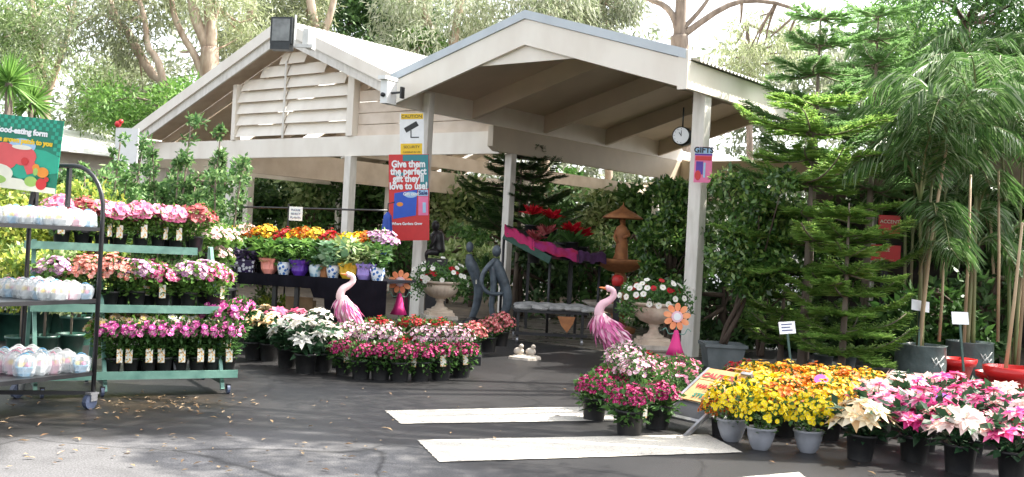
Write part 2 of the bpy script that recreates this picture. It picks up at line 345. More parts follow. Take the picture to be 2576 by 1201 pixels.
# ------------------------------------------------------------------ lettering
def text_mesh(txt, size, bold=.0, align='CENTER'):
    cu = bpy.data.curves.new('writing', 'FONT'); cu.body = txt; cu.size = size; cu.align_x = align; cu.offset = bold; cu.resolution_u = 3; cu.extrude = .0015
    o = bpy.data.objects.new('writing', cu); COL.objects.link(o); bpy.context.view_layer.update()
    me = bpy.data.meshes.new_from_object(o.evaluated_get(bpy.context.evaluated_depsgraph_get()))
    bpy.data.objects.remove(o); bpy.data.curves.remove(cu); return me
def writing(txt, size, mat, parent, x, z, y=-.012, bold=.0, align='CENTER', sx=1.0, rot=0.0, name='lettering'):
    me = text_mesh(txt, size, bold, align); me.materials.clear(); me.materials.append(M[mat])
    o = bpy.data.objects.new(name, me); COL.objects.link(o); o.parent = parent; o.location = (x, y, z); o.rotation_euler = (PI/2, rot, 0); o.scale = (sx, 1, 1); return o
def panel_frame(root, origin, xdir, updir=(0, 0, 1)):
    x = nrm(xdir); z = nrm(updir); y = nrm(np.cross(z, x)); z = np.cross(x, y); mm = Matrix.Identity(4)
    for i in range(3): mm[i][0] = x[i]; mm[i][1] = y[i]; mm[i][2] = z[i]; mm[i][3] = origin[i]
    root.matrix_world = mm; root.rotation_mode = 'XYZ'
    root.location = mm.to_translation(); root.rotation_euler = mm.to_euler()

# ================================================================== SETTING
mb = MB(); n_ = 60; xs = np.linspace(-70, 70, 2); 
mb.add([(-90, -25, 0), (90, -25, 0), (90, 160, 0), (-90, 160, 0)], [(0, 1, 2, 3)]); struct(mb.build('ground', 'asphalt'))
mb = MB(); mb.add([W(5.3, .1, .004), W(.0, .1, .004), W(-.3, 12, .004), W(5.6, 12, .004)], [(0, 3, 2, 1)]); struct(mb.build('path', 'path_wet'))
mb = MB(); mb.add([W(5.9, 1.2, .004), W(5.6, 17, .004), W(30, 17, .004), W(30, 4, .004), W(13, -1.5, .004)], [(0, 1, 2, 3, 4)]); struct(mb.build('garden_soil', 'earth'))
mb = MB(); mb.add([W(-.4, 3.5, .008), W(-14, 3.5, .008), W(-16, 25, .008), W(-.4, 25, .008)], [(0, 1, 2, 3)]); struct(mb.build('garden_soil', 'earth'))
def stripe(pts):
    c = [G(x, y, .006) for x, y in pts]; P = []
    for i in range(4):
        a, b_ = c[i], c[(i+1) % 4]; k = int(np.linalg.norm(b_-a)/.012); ph = rnd.uniform(0, 9); nv = nrm(np.cross(b_-a, [0, 0, 1.]))
        for j in range(k): q = j/k; P.append(a+(b_-a)*q+nv*(rnd.uniform(-.003, .003)+.004*math.sin(q*13+ph)*math.sin(q*47+ph)-max(0, rnd.gauss(-.03, .014))))
    mb = MB(); mb.add(P, [tuple(range(len(P)))]); struct(mb.build('road_marking', 'stripe'))
stripe([(968, 1033), (1008, 1066), (1600, 1057), (1540, 1022)])
stripe([(1050, 1107), (1105, 1162), (1868, 1138), (1780, 1093)])
stripe([(1700, 1215), (1730, 1260), (2080, 1245), (2010, 1188)])
# leaf litter on the asphalt
k = 260; P = []
for i in range(k):
    if i < 90: c = G(rnd.gauss(420, 110), rnd.gauss(1020, 14), .01)
    elif i < 200: c = G(rnd.uniform(0, 1000), rnd.uniform(985, 1190), .01)
    else: c = G(rnd.uniform(0, 2500), rnd.uniform(940, 1200), .01)
    P.append(c)
P = np.array(P); a = rng.uniform(0, 2*PI, k); mb = MB()
mb.kites(P, np.stack([np.cos(a), np.sin(a), rng.uniform(0, .3, k)], 1), np.tile([0, 0, 1.], (k, 1)), rng.uniform(.03, .075, k), rng.uniform(.012, .028, k), cup=.1)
o = mb.build('fallen_leaves', 'lf_litter'); o['kind'] = 'stuff'; tag(o, 'dry brown and yellow leaves scattered over the dark asphalt', 'leaf litter')

# ================================================================== ENTRANCE CANOPY
Z0, Z1, SL, SW, TL = 3.59, 3.97, .29, 5.4, 9.6
def zr(s): return Z1 + SL*min(s, SW-s)
can = thing('entrance_canopy', 'cream gabled entrance canopy with wide barge boards standing over the wet path', 'canopy', W(2.7, 4, 0))
cinv = None
def cpart(mb, name, mat, root):
    o = mb.build(name, mat); o.parent = root; o.matrix_parent_inverse = Matrix.Translation(-Vector(root.location)); return o
mb = MB()
for s0, s1 in ((0, 2.7), (2.7, 5.4)):
    mb.wprism([(s0, zr(s0)-.38), (s1, zr(s1)-.38), (s1, zr(s1)), (s0, zr(s0))], -.03, .03)
cpart(mb, 'barge_board', 'cream', can)
mb = MB()
for s0, s1 in ((-.02, 2.7), (2.7, 5.42)):
    a0 = zr(max(s0, 0)) if s0 <= 2.7 and s1 <= 2.71 else zr(s0); a1 = zr(min(s1, 5.4))
    mb.wprism([(s0, a0+.004), (s1, a1+.004), (s1, a1+.13), (s0, a0+.13)], -.055, .10)
cpart(mb, 'barge_capping', 'capping', can)
mb = MB(); mb.wprism([(1.75, 4.12), (3.65, 4.12), (2.7, 4.395)], .036, .07); cpart(mb, 'gable_infill', 'cream', can)
mb = MB(); mb.wbox(-.03, .03, .034, TL, Z0, Z1-.01); cpart(mb, 'eave_board', 'cream', can)
mb = MB(); mb.wbox(5.37, 5.43, .034, TL, Z0, Z1-.01); cpart(mb, 'eave_board', 'cream', can)
mb = MB(); mb.wbox(-.055, .09, -.045, .0-.032, Z0-.02, Z1+.12); cpart(mb, 'corner_board', 'cream', can)
def corrugated(sa, za, sb, zb, t0, t1, per=.11, amp=.016, seg=8, thick=.004):
    nt = int((t1-t0)/per*seg)+1; t = np.linspace(t0, t1, nt); w = amp*np.cos(2*PI*t/per)
    A = W(sa, 0, za)[None]+t[:, None]*uu+w[:, None]*np.array([0, 0, 1.]); B = W(sb, 0, zb)[None]+t[:, None]*uu+w[:, None]*np.array([0, 0, 1.])
    v = np.vstack([A, B]); f = np.stack([np.arange(nt-1), np.arange(1, nt), np.arange(nt+1, 2*nt), np.arange(nt, 2*nt-1)], 1)
    return v, f
mb = MB(); v, f = corrugated(-.14, Z1+.035-SL*.14, 2.7, zr(2.7)+.035, .11, TL+.1); mb.add(v, f, 0, True); cpart(mb, 'roof_sheet', 'roof_metal', can)
mb = MB(); v, f = corrugated(5.54, Z1+.035-SL*.14, 2.7, zr(2.7)+.035, .11, TL+.1); mb.add(v, f[:, ::-1], 0, True); cpart(mb, 'roof_sheet', 'roof_metal', can)
for a, b_ in ((.031, 2.7), (2.7, 5.369)):
    mb = MB(); mb.wprism([(a, zr(a)-.03), (b_, zr(b_)-.03), (b_, zr(b_)-.01), (a, zr(a)-.01)], .08, TL-.02); cpart(mb, 'ceiling_lining', 'ceiling', can)
for t in (1.98, 4.12, 6.3, 8.5):
    for a, b_ in ((.031, 2.7), (2.7, 5.369)):
        mb = MB(); mb.wprism([(a, zr(a)-.36), (b_, zr(b_)-.36), (b_, zr(b_)-.032), (a, zr(a)-.032)], t, t+.09); cpart(mb, 'rafter', 'ceiling', can)
mb = MB(); mb.prism([W(5.34, 2.55, 3.20), W(5.34, 2.55, 3.575), W(5.34, TL, 3.575), W(5.34, TL, 3.12), W(5.34, 2.7, 3.12)], vv*.12); cpart(mb, 'side_beam', 'ceiling', can)
mb = MB(); mb.wbox(.0, 5.34, TL-.08, TL, 3.1, 3.58); cpart(mb, 'side_beam', 'ceiling', can)
def post(root, s, t, ztop, w=.15, mat='cream_post', name='post'):
    mb = MB(); mb.wbox(s-w/2, s+w/2, t-w/2, t+w/2, 0, ztop); q = mb.build(name, mat); q.parent = root; q.matrix_parent_inverse = Matrix.Translation(-Vector(root.location))
    bv = q.modifiers.new('bevel', 'BEVEL'); bv.width = .008; bv.segments = 1; return q
post(can, .12, .72, Z0+.3, .19); post(can, 5.40, 3.18, 3.118, .16); post(can, .12, 7.6, Z0+.3, .16); post(can, 5.40, 8.6, 3.118, .16)
post(can, 5.16, .62, Z0+.28, .13); post(can, 5.36, .74, Z0+.28, .13)

# ================================================================== DISPLAY PAVILION
pav = thing('display_pavilion', 'long open cream pavilion with a louvred gable, left of the entrance canopy', 'pavilion', W(11.5, 8, 0))
def pr(s): return 3.66 + .40*min(s-5.75, 17.25-s)
TP = 2.9; TE = 15.2
# barge boards: two stacked boards each side
for k_, (dz0, dz1, t0, t1, mat) in enumerate(((-.13, .12, TP-.42, TP-.37, 'cream'), (-.34, -.10, TP-.36, TP-.31, 'cream_post'))):
    for a, b_ in ((7.5, 11.5), (11.5, 17.45)):
        mb = MB(); mb.wprism([(a, pr(a)+dz0), (b_, pr(b_)+dz0), (b_, pr(b_)+dz1), (a, pr(a)+dz1)], t0, t1); cpart(mb, 'barge_board', mat, pav)
mb = MB(); v, f = corrugated(5.6, pr(5.6)+.12, 11.5, pr(11.5)+.12, TP-.4, TE+.3, per=.15, amp=.02); mb.add(v, f, 0, True); cpart(mb, 'roof_sheet', 'fibreglass', pav)
mb = MB(); v, f = corrugated(17.6, pr(17.6)+.12, 11.5, pr(11.5)+.12, TP-.4, TE+.3, per=.15, amp=.02); mb.add(v, f[:, ::-1], 0, True); cpart(mb, 'roof_sheet', 'fibreglass', pav)
# timber lining in strips, open skylight gaps between some of them
gaps = [(3.5, 3.9), (5.2, 5.8), (7.2, 7.7), (9.4, 10.0), (11.8, 12.4), (13.8, 14.2)]
tt = TP-.3
for g0, g1 in gaps+[(TE, TE)]:
    for a, b_ in ((5.8, 11.48), (11.52, 17.3)):
        mb = MB(); mb.wprism([(a, pr(a)+.02), (b_, pr(b_)+.02), (b_, pr(b_)+.05), (a, pr(a)+.05)], tt, g0); cpart(mb, 'ceiling_lining', 'timber_ceiling', pav)
    tt = g1
for t in np.arange(TP+.6, TE, 1.5):
    for a, b_ in ((5.8, 11.5), (11.5, 17.3)):
        mb = MB(); mb.wprism([(a, pr(a)-.20), (b_, pr(b_)-.20), (b_, pr(b_)+.018), (a, pr(a)+.018)], t, t+.08); cpart(mb, 'rafter', 'timber_ceiling', pav)
mb = MB(); mb.wbox(5.47, 17.3, TP, TP+.09, 3.10, 3.52); cpart(mb, 'front_beam', 'cream', pav)
mb = MB(); mb.wbox(5.7, 17.3, TE-.1, TE, 2.95, 3.52); cpart(mb, 'rear_beam', 'cream', pav)
mb = MB(); mb.wbox(13.32, 13.44, TP+.1, TE-.12, 2.80, 3.40); cpart(mb, 'inner_beam', 'timber_ceiling', pav)
mb = MB(); mb.wbox(9.42, 9.5, TP+.1, TE-.12, 3.10, 3.40); cpart(mb, 'inner_beam', 'timber_ceiling', pav)
mb = MB(); mb.wbox(17.2, 17.28, TP+.1, TE-.12, 2.95, 3.62); cpart(mb, 'inner_beam', 'cream', pav)
for s, t, zt, w in ((9.5, TP+.04, 3.098, .19), (13.5, TP+.04, 3.098, .19), (17.1, TP+.04, 3.098, .17), (17.1, 6.2, 2.94, .2), (13.38, 8.0, 2.8, .18), (17.1, 9.6, 2.94, .18), (17.1, 14.4, 2.94, .18), (13.38, 14.6, 2.8, .18), (9.46, 9, 3.1, .16), (9.46, 14.6, 3.1, .16), (6, 14.6, 2.95, .16)):
    post(pav, s, t, zt, w)
# louvred gable panel between two studs
lv = MB(); zz = 3.56
def inn(z): return 5.75+(z+.36-3.66)/.40
for i in range(7):
    z = 3.60+i*.265; a = max(9.62, inn(z+.24)); b_ = min(13.38, 23-inn(z+.24))
    for s0, s1 in ((a, min(11.64, b_)), (11.68, b_)):
        if s1-s0 < .2: continue
        lv.prism([W(s0, TP-.03, z-.012), W(s0, TP-.012, z+.0), W(s0, TP+.10, z+.262), W(s0, TP+.08, z+.25)], vv*(s1-s0))
cpart(lv, 'louvre', 'cream', pav)
mb = MB(); mb.wbox(11.63, 11.69, TP-.05, TP-.035, 3.522, 5.25); cpart(mb, 'mullion', 'cream_post', pav)
mb = MB(); mb.wbox(9.42, 9.61, TP-.05, TP+.13, 3.522, pr(9.42)-.35); cpart(mb, 'stud', 'cream', pav)
mb = MB(); mb.wbox(13.39, 13.52, TP-.05, TP+.13, 3.522, pr(13.5)-.35); cpart(mb, 'stud', 'cream', pav)
mb = MB()
for i in range(4): mb.wbox(5.5+max(0, i-1)*.5, 9.4, TP+.1, TP+.14, 3.53+i*.24, 3.755+i*.24)
cpart(mb, 'side_cladding', 'timber_ceiling', pav)
# floodlight on the apex
fl = thing('floodlight', 'dark square floodlight bracketed to the peak of the louvred gable', 'floodlight', Y(712, 84, 20.4))
mb = MB(); mb.box((-.22, -.10, -.22), (.22, .10, .30)); mb.box((-.20, -.13, -.34), (.20, .08, -.225)); mb.box((-.19, .10, -.15), (.19, .17, .22)); mb.build('housing', 'dark_metal', fl)
mb = MB(); mb.box((-.18, -.115, -.17), (.18, -.104, .26)); mb.build('glass', 'glass_grey', fl)
mb = MB(); mb.box((.235, -.03, -.25), (.255, .03, .36)); mb.box((.24, .0, -.27), (.62, .05, -.20)); mb.box((.40, .02, -.25), (.52, .4, .10)); mb.build('bracket', 'offwhite', fl)
fl.rotation_euler = (0, 0, -.18)
# cctv camera on the canopy corner
cc = thing('security_camera', 'white bullet security camera fixed to the left corner of the canopy', 'camera', Y(985, 232, 16.6), -.5)
mb = MB(); mb.box((-.13, -.12, -.19), (.0, .14, .22)); mb.box((-.14, -.19, .18), (.01, .16, .24)); mb.build('housing', 'white', cc)
mb = MB(); mb.tube([(-.065, -.16, -.06), (-.065, -.11, -.06)], .035, 12); mb.beam((0, 0, -.02), (.18, .05, .0), .03, .03); mb.box((.16, .0, -.10), (.19, .09, .08)); mb.build('lens_and_arm', 'black', cc)
# clock
ck = thing('clock', 'round white-faced clock in a dark case hanging under the canopy ceiling', 'clock', Y(1713, 343, 15), -.12)
def disc(mb, c, r, y, mat=0, seg=28, axis='y'):
    a = np.linspace(0, 2*PI, seg, endpoint=False); mb.add(np.stack([c[0]+r*np.cos(a), np.full(seg, y), c[1]+r*np.sin(a)], 1), [tuple(range(seg))], mat)
mb = MB(); mb.tube([(.0, -.05, 0), (.05, .09, 0)], .135, 28); mb.tube([(.02, .04, .12), (.02, .04, .42)], .012, 6); mb.build('case', 'dark_metal', ck)
mb = MB(); mb.tube([(-.004, -.062, 0), (.0, -.052, 0)], .118, 28, smooth=False); mb.build('dial', 'card_white', ck)
mb = MB(); mb.box((-.004, -.068, -.01), (.004, -.066, .075)); mb.build('minute_hand', 'ink_black', ck); mb = MB(); mb.box((-.004, -.071, -.005), (.006, -.069, .055), 0, lambda v: v @ np.array([[.8, 0, -.6], [0, 1, 0], [.6, 0, .8]]).T); mb.build('hour_hand', 'ink_black', ck)
mb = MB()
for i in range(12):
    a = i*PI/6; mb.box((.1*math.cos(a)-.005, -.066, .1*math.sin(a)-.005), (.1*math.cos(a)+.005, -.064, .1*math.sin(a)+.005))
mb.build('hour_marks', 'ink_black', ck)

# ================================================================== SIGNS
def rect(mb, x0, x1, z0, z1, y0=-.006, y1=0.0, mat=0): mb.box((x0, y0, z0), (x1, y1, z1), mat)
def poly(mb, pts, y=-.008, th=.002, mat=0): mb.prism([(x, y, z) for x, z in pts], (0, th, 0), mat)
def ell(cx, cz, rx, rz, n=18, a0=0, a1=2*PI): return [(cx+rx*math.cos(a0+(a1-a0)*i/n), cz+rz*math.sin(a0+(a1-a0)*i/n)) for i in range(n if a1-a0 > 6.2 else n+1)]
# CCTV notice
DS = 16.9
c0 = Y(1036, 339, DS); px = DS/FPX
sg = thing('security_notice', 'white and yellow notice with a black camera symbol, above the red gift poster', 'sign'); panel_frame(sg, c0, nrm(Y(1067, 339, DS)-Y(1005, 340, DS+.05)))
w, h = 31*px, 54*px
mb = MB(); rect(mb, -w, w, -h, h); mb.build('board', 'ink_white', sg)
mb = MB(); rect(mb, -w*.88, w*.95, h*.72, h*.98, -.010, -.0065); mb.build('yellow_band', 'ink_yellow', sg); mb = MB(); rect(mb, -w*.92, w*.86, -h*.98, -h*.42, -.010, -.0065); mb.build('yellow_band', 'ink_yellow', sg)
mb = MB(); c, s_ = math.cos(.5), math.sin(.5)
poly(mb, [(a*c-b_*s_, a*s_+b_*c+h*.36) for a, b_ in ((-w*.62, -w*.2), (w*.55, -w*.2), (w*.55, w*.22), (-w*.62, w*.22))], -.010)
rect(mb, -w*.10, -w*.02, -h*.12, h*.2, -.010, -.0065); rect(mb, -w*.10, w*.6, -h*.16, -h*.11, -.010, -.0065); mb.build('camera_symbol', 'ink_black', sg)
writing('CAUTION', .075, 'ink_black', sg, 0, h*.77); writing('SECURITY', .06, 'ink_black', sg, 0, -h*.64); writing('CAMERAS IN USE', .038, 'ink_black', sg, 0, -h*.86)
# gift poster
sg = thing('gift_poster', 'red and blue poster offering a perfect gift, fixed to the front left canopy post', 'poster')
c0 = Y(1029, 497, DS-.05); panel_frame(sg, c0, nrm(Y(1083, 497, DS)-Y(975, 498, DS+.05)), nrm(Y(1036, 388, DS)-Y(1024, 605, DS)))
w, h = 51*px, 108*px
mb = MB(); rect(mb, -w, w, -h, h); mb.build('board', 'ink_red', sg)
mb = MB(); rect(mb, -w*.3, w*.98, h*.84, h*.99, -.009, -.0065); rect(mb, w*.55, w*.98, h*.2, h*.84, -.009, -.0065); rect(mb, -w*.7, -w*.2, h*.5, h*.58, -.009, -.0065); mb.build('teal_panel', 'ink_teal', sg)
mb = MB(); poly(mb, [(-w*.8, -h*.50), (w*.34, -h*.42), (w*.42, h*.18), (-w*.72, h*.10)], -.011); mb.build('blue_card', 'ink_blue', sg)
mb = MB(); poly(mb, ell(-w*.45, -h*.16, w*.16, h*.05), -.013); mb.build('card_emblem', 'ink_orange', sg)
mb = MB(); poly(mb, ell(w*.1, h*.06, w*.32, h*.07), -.013); mb.build('card_patch', 'ink_sky', sg)
mb = MB(); rect(mb, w*.46, w*.95, -h*.42, h*.02, -.011, -.0065); mb.build('photo_panel', 'ink_pink', sg)
mb = MB(); rect(mb, w*.68, w*.84, -h*.36, -h*.12, -.014, -.0115); mb.build('pale_panel', 'ink_sky', sg); mb = MB(); rect(mb, w*.46, w*.95, h*.03, h*.17, -.011, -.0065); mb.build('pale_panel', 'ink_sky', sg)
for i, tx in enumerate(('Give them', 'the perfect', "gift they'll", 'love to use!')): writing(tx, .155, 'ink_white', sg, -w*.02, h*(.76-.17*i)-.04, -.014, .006, sx=.84)
writing('Sale', .09, 'ink_navy', sg, w*.7, h*.06, -.013, .003)
writing('Gift card', .07, 'ink_white', sg, w*.1, h*.045, -.016, .002); writing('Where Gardens Grow', .062, 'ink_white', sg, -w*.1, -h*.64, -.012, .002, sx=.85)
# poster on the right post
D3 = 14.15; px3 = D3/FPX
sg = thing('gift_poster', 'small pink and purple poster with a white heading on the tall right post', 'poster'); panel_frame(sg, Y(1769, 415, D3-.02), np.array([.9, -.25, 0]), nrm(Y(1775, 370, D3)-Y(1767, 460, D3)))
w, h = 22*px3, 45*px3
mb = MB(); rect(mb, -w, w, -h, h); mb.build('board', 'ink_pink', sg)
mb = MB(); rect(mb, -w, w, h*.62, h*.99, -.009, -.0065); rect(mb, w*.05, w*.28, -h*.72, h*.12, -.011, -.0095); mb.build('white_band', 'ink_sky', sg)
mb = MB(); rect(mb, -w, w, h*.52, h*.61, -.009, -.0065); rect(mb, -w*.8, 0, -h*.55, h*.18, -.009, -.0065); mb.build('dark_panel', 'purple_wrap', sg)
mb = MB(); rect(mb, -w*.9, w*.9, h*.24, h*.48, -.011, -.0065); mb.build('red_panel', 'ink_red', sg); mb = MB(); poly(mb, ell(-w*.55, -h*.6, w*.35, h*.28), -.012); mb.build('red_panel', 'ink_red', sg)
writing('GIFTS', .105, 'ink_black', sg, 0, h*.68, -.012, .004)
# white notice on black pole behind the table
sg = thing('notice_sign', 'white printed notice on a black pole behind the flower table', 'sign'); panel_frame(sg, Y(744, 538, 13.6), (1, .1, 0))
mb = MB(); rect(mb, -.085, .085, -.09, .09); mb.build('board', 'card_white', sg)
mb = MB(); mb.box((-.105, .0, -1.35), (-.085, .02, .12)); mb.build('pole', 'black', sg)
for i, tx in enumerate(('PLEASE', 'SELECT', 'PLANTS')): writing(tx, .038, 'ink_navy', sg, 0, .035-i*.05, -.009)
# long dark rail behind the table
o = MB().tube([Y(x, 520+(x-560)*.025, 13.75) for x in np.linspace(556, 975, 12)], .014, 6).build('wire_rail', 'black'); tag(o, 'thin black rail stretched between posts behind the flower table', 'rail')

# checkered garden sign on the trolley
sg = thing('garden_sign', 'green checkered sign with melon and berry pictures on top of the black trolley', 'sign')
A_, B_, C_ = Y(-28, 284, 8.15), Y(155, 305, 8.05), Y(147, 490, 8.05)
xd = nrm(B_-A_); panel_frame(sg, (A_+C_)/2, xd, nrm(B_-C_)); w = np.linalg.norm(B_-A_)/2; h = np.linalg.norm(B_-C_)/2
mb = MB(); rect(mb, -w, w, -h, h); mb.build('board', 'ink_green', sg)
mb = MB(); q = .03
for i in range(int(2*w/q)):
    for j in range(3):
        if (i+j) % 2 == 0: rect(mb, -w+i*q, -w+(i+1)*q-.002, h-(j+1)*q, h-j*q-.001, -.008, -.0065)
for j in range(3, 9):
    for i in range(3-(j > 5)):
        if (i+j) % 2 == 0: rect(mb, w-(i+1)*q, w-i*q-.002, h-(j+1)*q, h-j*q-.001, -.008, -.0065)
mb.build('checker_border', 'ink_green2', sg)
writing('Good-eating form', .062, 'ink_white', sg, w-.12, h-.135, -.010, .003, 'RIGHT'); writing('a home grown patch to you', .052, 'ink_yellow', sg, w-.07, h-.205, -.010, .003, 'RIGHT')
def pics(mat, polys, y, nm='picture'):
    for i_, p in enumerate(polys): mb = MB(); poly(mb, p, y-.0004*i_); mb.build(nm, mat, sg)
pics('ink_green2', [[(-w, -.08), (-w, .06), (w*.6, .04), (w, -.0), (w, -.12), (0, -.2)]], -.008, 'leaf_picture')
pics('ink_sky', [ell(-.01, .06, .115, .055)], -.010, 'bowl_picture')
pics('ink_melon', [ell(-.16, -.04, .13, .11), ell(.01, -.02, .11, .075), [(-.02, -.02), (.09, -.02), (.15, -.13), (.06, -.16)]], -.012, 'melon_picture')
pics('ink_cream', [ell(-.19, -.17, .13, .07), [(-w, -h), (-w, -.19), (.02, -.20), (.1, -.235), (w, -.24), (w, -h)], ell(-.01, .045, .085, .018)], -.014, 'plate_picture')
pics('ink_lime', [ell(.10, -.21, .055, .04), ell(-.2, -.22, .09, .035), ell(.13, -.13, .02, .03)], -.016, 'lime_picture')
pics('ink_orange', [ell(.19, -.13, .05, .04), ell(.13, -.10, .03, .03)], -.016, 'orange_picture'); pics('ink_red', [ell(.19, -.22, .045, .045), ell(.03, -.06, .03, .03), ell(.23, -.18, .02, .02)], -.018, 'berry_picture')

# fallen sandwich board in the flowers
sb = thing('sandwich_board', 'tan folding caution board with red letters leaning among the yellow flowers', 'sign board')
p1, p2, p3, p4 = Y(1712, 1004, 8.6), Y(1800, 1022, 8.3), Y(1884, 956, 8.5), Y(1782, 920, 8.85)
upv = nrm((p4+p3)/2-(p1+p2)/2); xv = nrm(p2-p1); panel_frame(sb, (p1+p2+p3+p4)/4, xv, upv); 
w = .19; h = np.linalg.norm((p4+p3)/2-(p1+p2)/2)/2
mb = MB(); rect(mb, -w, w, -h, h*.25, -.012, .0); rect(mb, -w*1.05, w*1.15, h*.29, h*1.0, -.014, .0); mb.build('board', 'sandwich_tan', sb)
mb = MB(); mb.box((-w, .004, -h*1.9), (w, .02, -h*1.02)); mb.build('dark_panel', 'black', sb)
mb = MB(); mb.box((w*1.02, -.02, -h*3.0), (w*1.15, .012, -h*.9)); mb.box((-w*1.15, -.02, -h*2.6), (-w*1.02, .012, h)); mb.box((-w*1.1, -.016, -h*2.1), (w*1.02, .008, -h*1.96)); mb.box((w*.8, -.03, h*.9), (w*1.35, .016, h*1.04)); mb.build('frame', 'steel', sb)
mb = MB(); mb.tube([(-w*.4, .02, h*1.0), (-w*.35, .03, h*1.45), (w*.9, .03, h*1.45), (w*.9, .02, h*1.02)], .006, 6); mb.build('handle', 'flower_orange', sb)
writing('CAUTION', .085, 'ink_red', sb, 0, h*.42, -.018, .003); writing('WATCH', .07, 'ink_red', sb, -w*.1, -h*.25, -.018, .002); writing('STEP', .07, 'ink_green', sb, -w*.1, -h*.8, -.018, .002)
writing('CAUTION', .085, 'ink_green', sb, .004, h*.42-.004, -.0165, .003, name='letter_shadow')

# price cards
def price_card(x, y, D, w, h, stake_h, tilt, label, lines=True, mat='green_dark_metal'):
    r = thing('price_card', label, 'price sign', group=None); panel_frame(r, Y(x, y, D), (math.cos(tilt[1]), .25, -math.sin(tilt[1])), (0, .2, 1))
    mb = MB(); rect(mb, -w/2, w/2, -h/2, h/2, -.005, 0); mb.build('card', 'card_white', r)
    mb = MB(); mb.box((-.012, .002, -stake_h), (.012, .014, h*.3)); mb.build('stake', mat, r)
    if lines:
        mb = MB()
        for i in range(3): rect(mb, -w*.36, w*(.3-.12*(i % 2)), h*(.24-.25*i), h*(.24-.25*i)+h*.09, -.0065, -.0055)
        mb.build('printed_lines', 'ink_navy', r)
    return r
price_card(2315, 770, 12.7, .25, .13, .62, (0, .12), 'white price card on a green stake in the left bagged palm', False)
price_card(2415, 801, 10.9, .20, .13, .55, (0, 0), 'white price card on a pale stake in the middle red pot', False)
price_card(1980, 825, 11.2, .19, .13, .55, (0, -.08), 'white printed price card on a green stake behind the yellow flowers', True)
for x, y, D, lb in ((2066, 955, 8.75, 'small purple card stuck among the orange and yellow flowers'), (2372, 1003, 8.4, 'larger purple card stuck among the pink poinsettias')):
    r = thing('plant_card', lb, 'price sign'); panel_frame(r, Y(x, y, D), (1, 0, .05), (0, .5, 1)); mb = MB(); poly(mb, ell(0, 0, .06, .045, 14), 0, .003); mb.build('card', 'purple_card', r)
    MB().box((-.003, .004, -.3), (.003, .008, 0)).build('stake', 'white', r)

# ================================================================== FAR BUILDINGS
bd = thing('far_building', 'long pale building with a white metal roof behind the green hedge', 'building', Y(180, 450, 32)*np.array([1, 1, 0]))
def fpart(mb, name, mat, root): return cpart(mb, name, mat, root)
a = Y(100, 382, 31.5); b_ = Y(520, 380, 36.5)
mb = MB(); dx = nrm((b_-a)*np.array([1, 1, 0])); bk = np.array([-dx[1], dx[0], 0])
za = 3.55
mb.prism([np.array([a[0], a[1], 0]), np.array([b_[0], b_[1], 0]), np.array([b_[0], b_[1], za]), np.array([a[0], a[1], za])], bk*6); fpart(mb, 'wall', 'asbestos', bd)
mb = MB(); e0 = np.array([a[0], a[1], za])-bk*.5-dx*.5; e1 = np.array([b_[0], b_[1], za])-bk*.5+dx*.5
mb.prism([e0, e0+bk*3.5+np.array([0, 0, 1.0]), e0+bk*7-np.array([0, 0, .0])], e1-e0); fpart(mb, 'roof', 'roof_metal', bd)
sg = thing('notice_board', 'plain white board with a red ornament on top, behind the tall shrubs', 'sign'); panel_frame(sg, Y(318, 362, 22), (1, 0, 0))
mb = MB(); mb.box((-.24, 0, -.42), (.24, .04, .33)); mb.build('board', 'white', sg)
mb = MB(); mb.box((-.05, .045, -2.4), (.05, .1, .3)); mb.build('post', 'white', sg)
mb = MB(); mb.ball((-.2, 0, .40), .07); mb.ball((-.14, 0, .46), .05); mb.build('ornament', 'ink_red', sg)
# shop wall under the canopy, right
sh = thing('shop_wall', 'dark brown shop wall with a shadowed front behind the pine trees', 'building', W(-2, 9, 0))
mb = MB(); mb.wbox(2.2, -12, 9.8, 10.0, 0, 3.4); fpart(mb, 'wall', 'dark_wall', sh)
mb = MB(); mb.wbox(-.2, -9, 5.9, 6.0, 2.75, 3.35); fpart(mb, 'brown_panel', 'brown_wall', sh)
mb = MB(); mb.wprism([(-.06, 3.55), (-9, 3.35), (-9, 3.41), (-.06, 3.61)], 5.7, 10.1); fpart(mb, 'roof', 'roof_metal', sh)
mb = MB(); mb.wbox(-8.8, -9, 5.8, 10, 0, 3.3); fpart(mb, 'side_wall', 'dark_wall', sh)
for i, (x, y, D, w, h, tx) in enumerate(((2238, 567, 17, .17, .16, 'ACCENT'), (2225, 637, 16.9, .26, .13, 'SALE'))):
    sg = thing('red_display', ('upper red card with pale lettering', 'lower red card with pale lettering')[i]+' in the dark shop front', 'sign'); panel_frame(sg, Y(x, y, D), (1, 0, 0))
    mb = MB(); mb.box((-w, 0, -h), (w, .04, h)); mb.build('board', 'ink_red', sg); writing(tx, .08, 'ink_cream', sg, 0, .03, -.006)
    MB().box((-.02, .045, -1.4), (.02, .07, 0)).build('stand', 'black', sg)

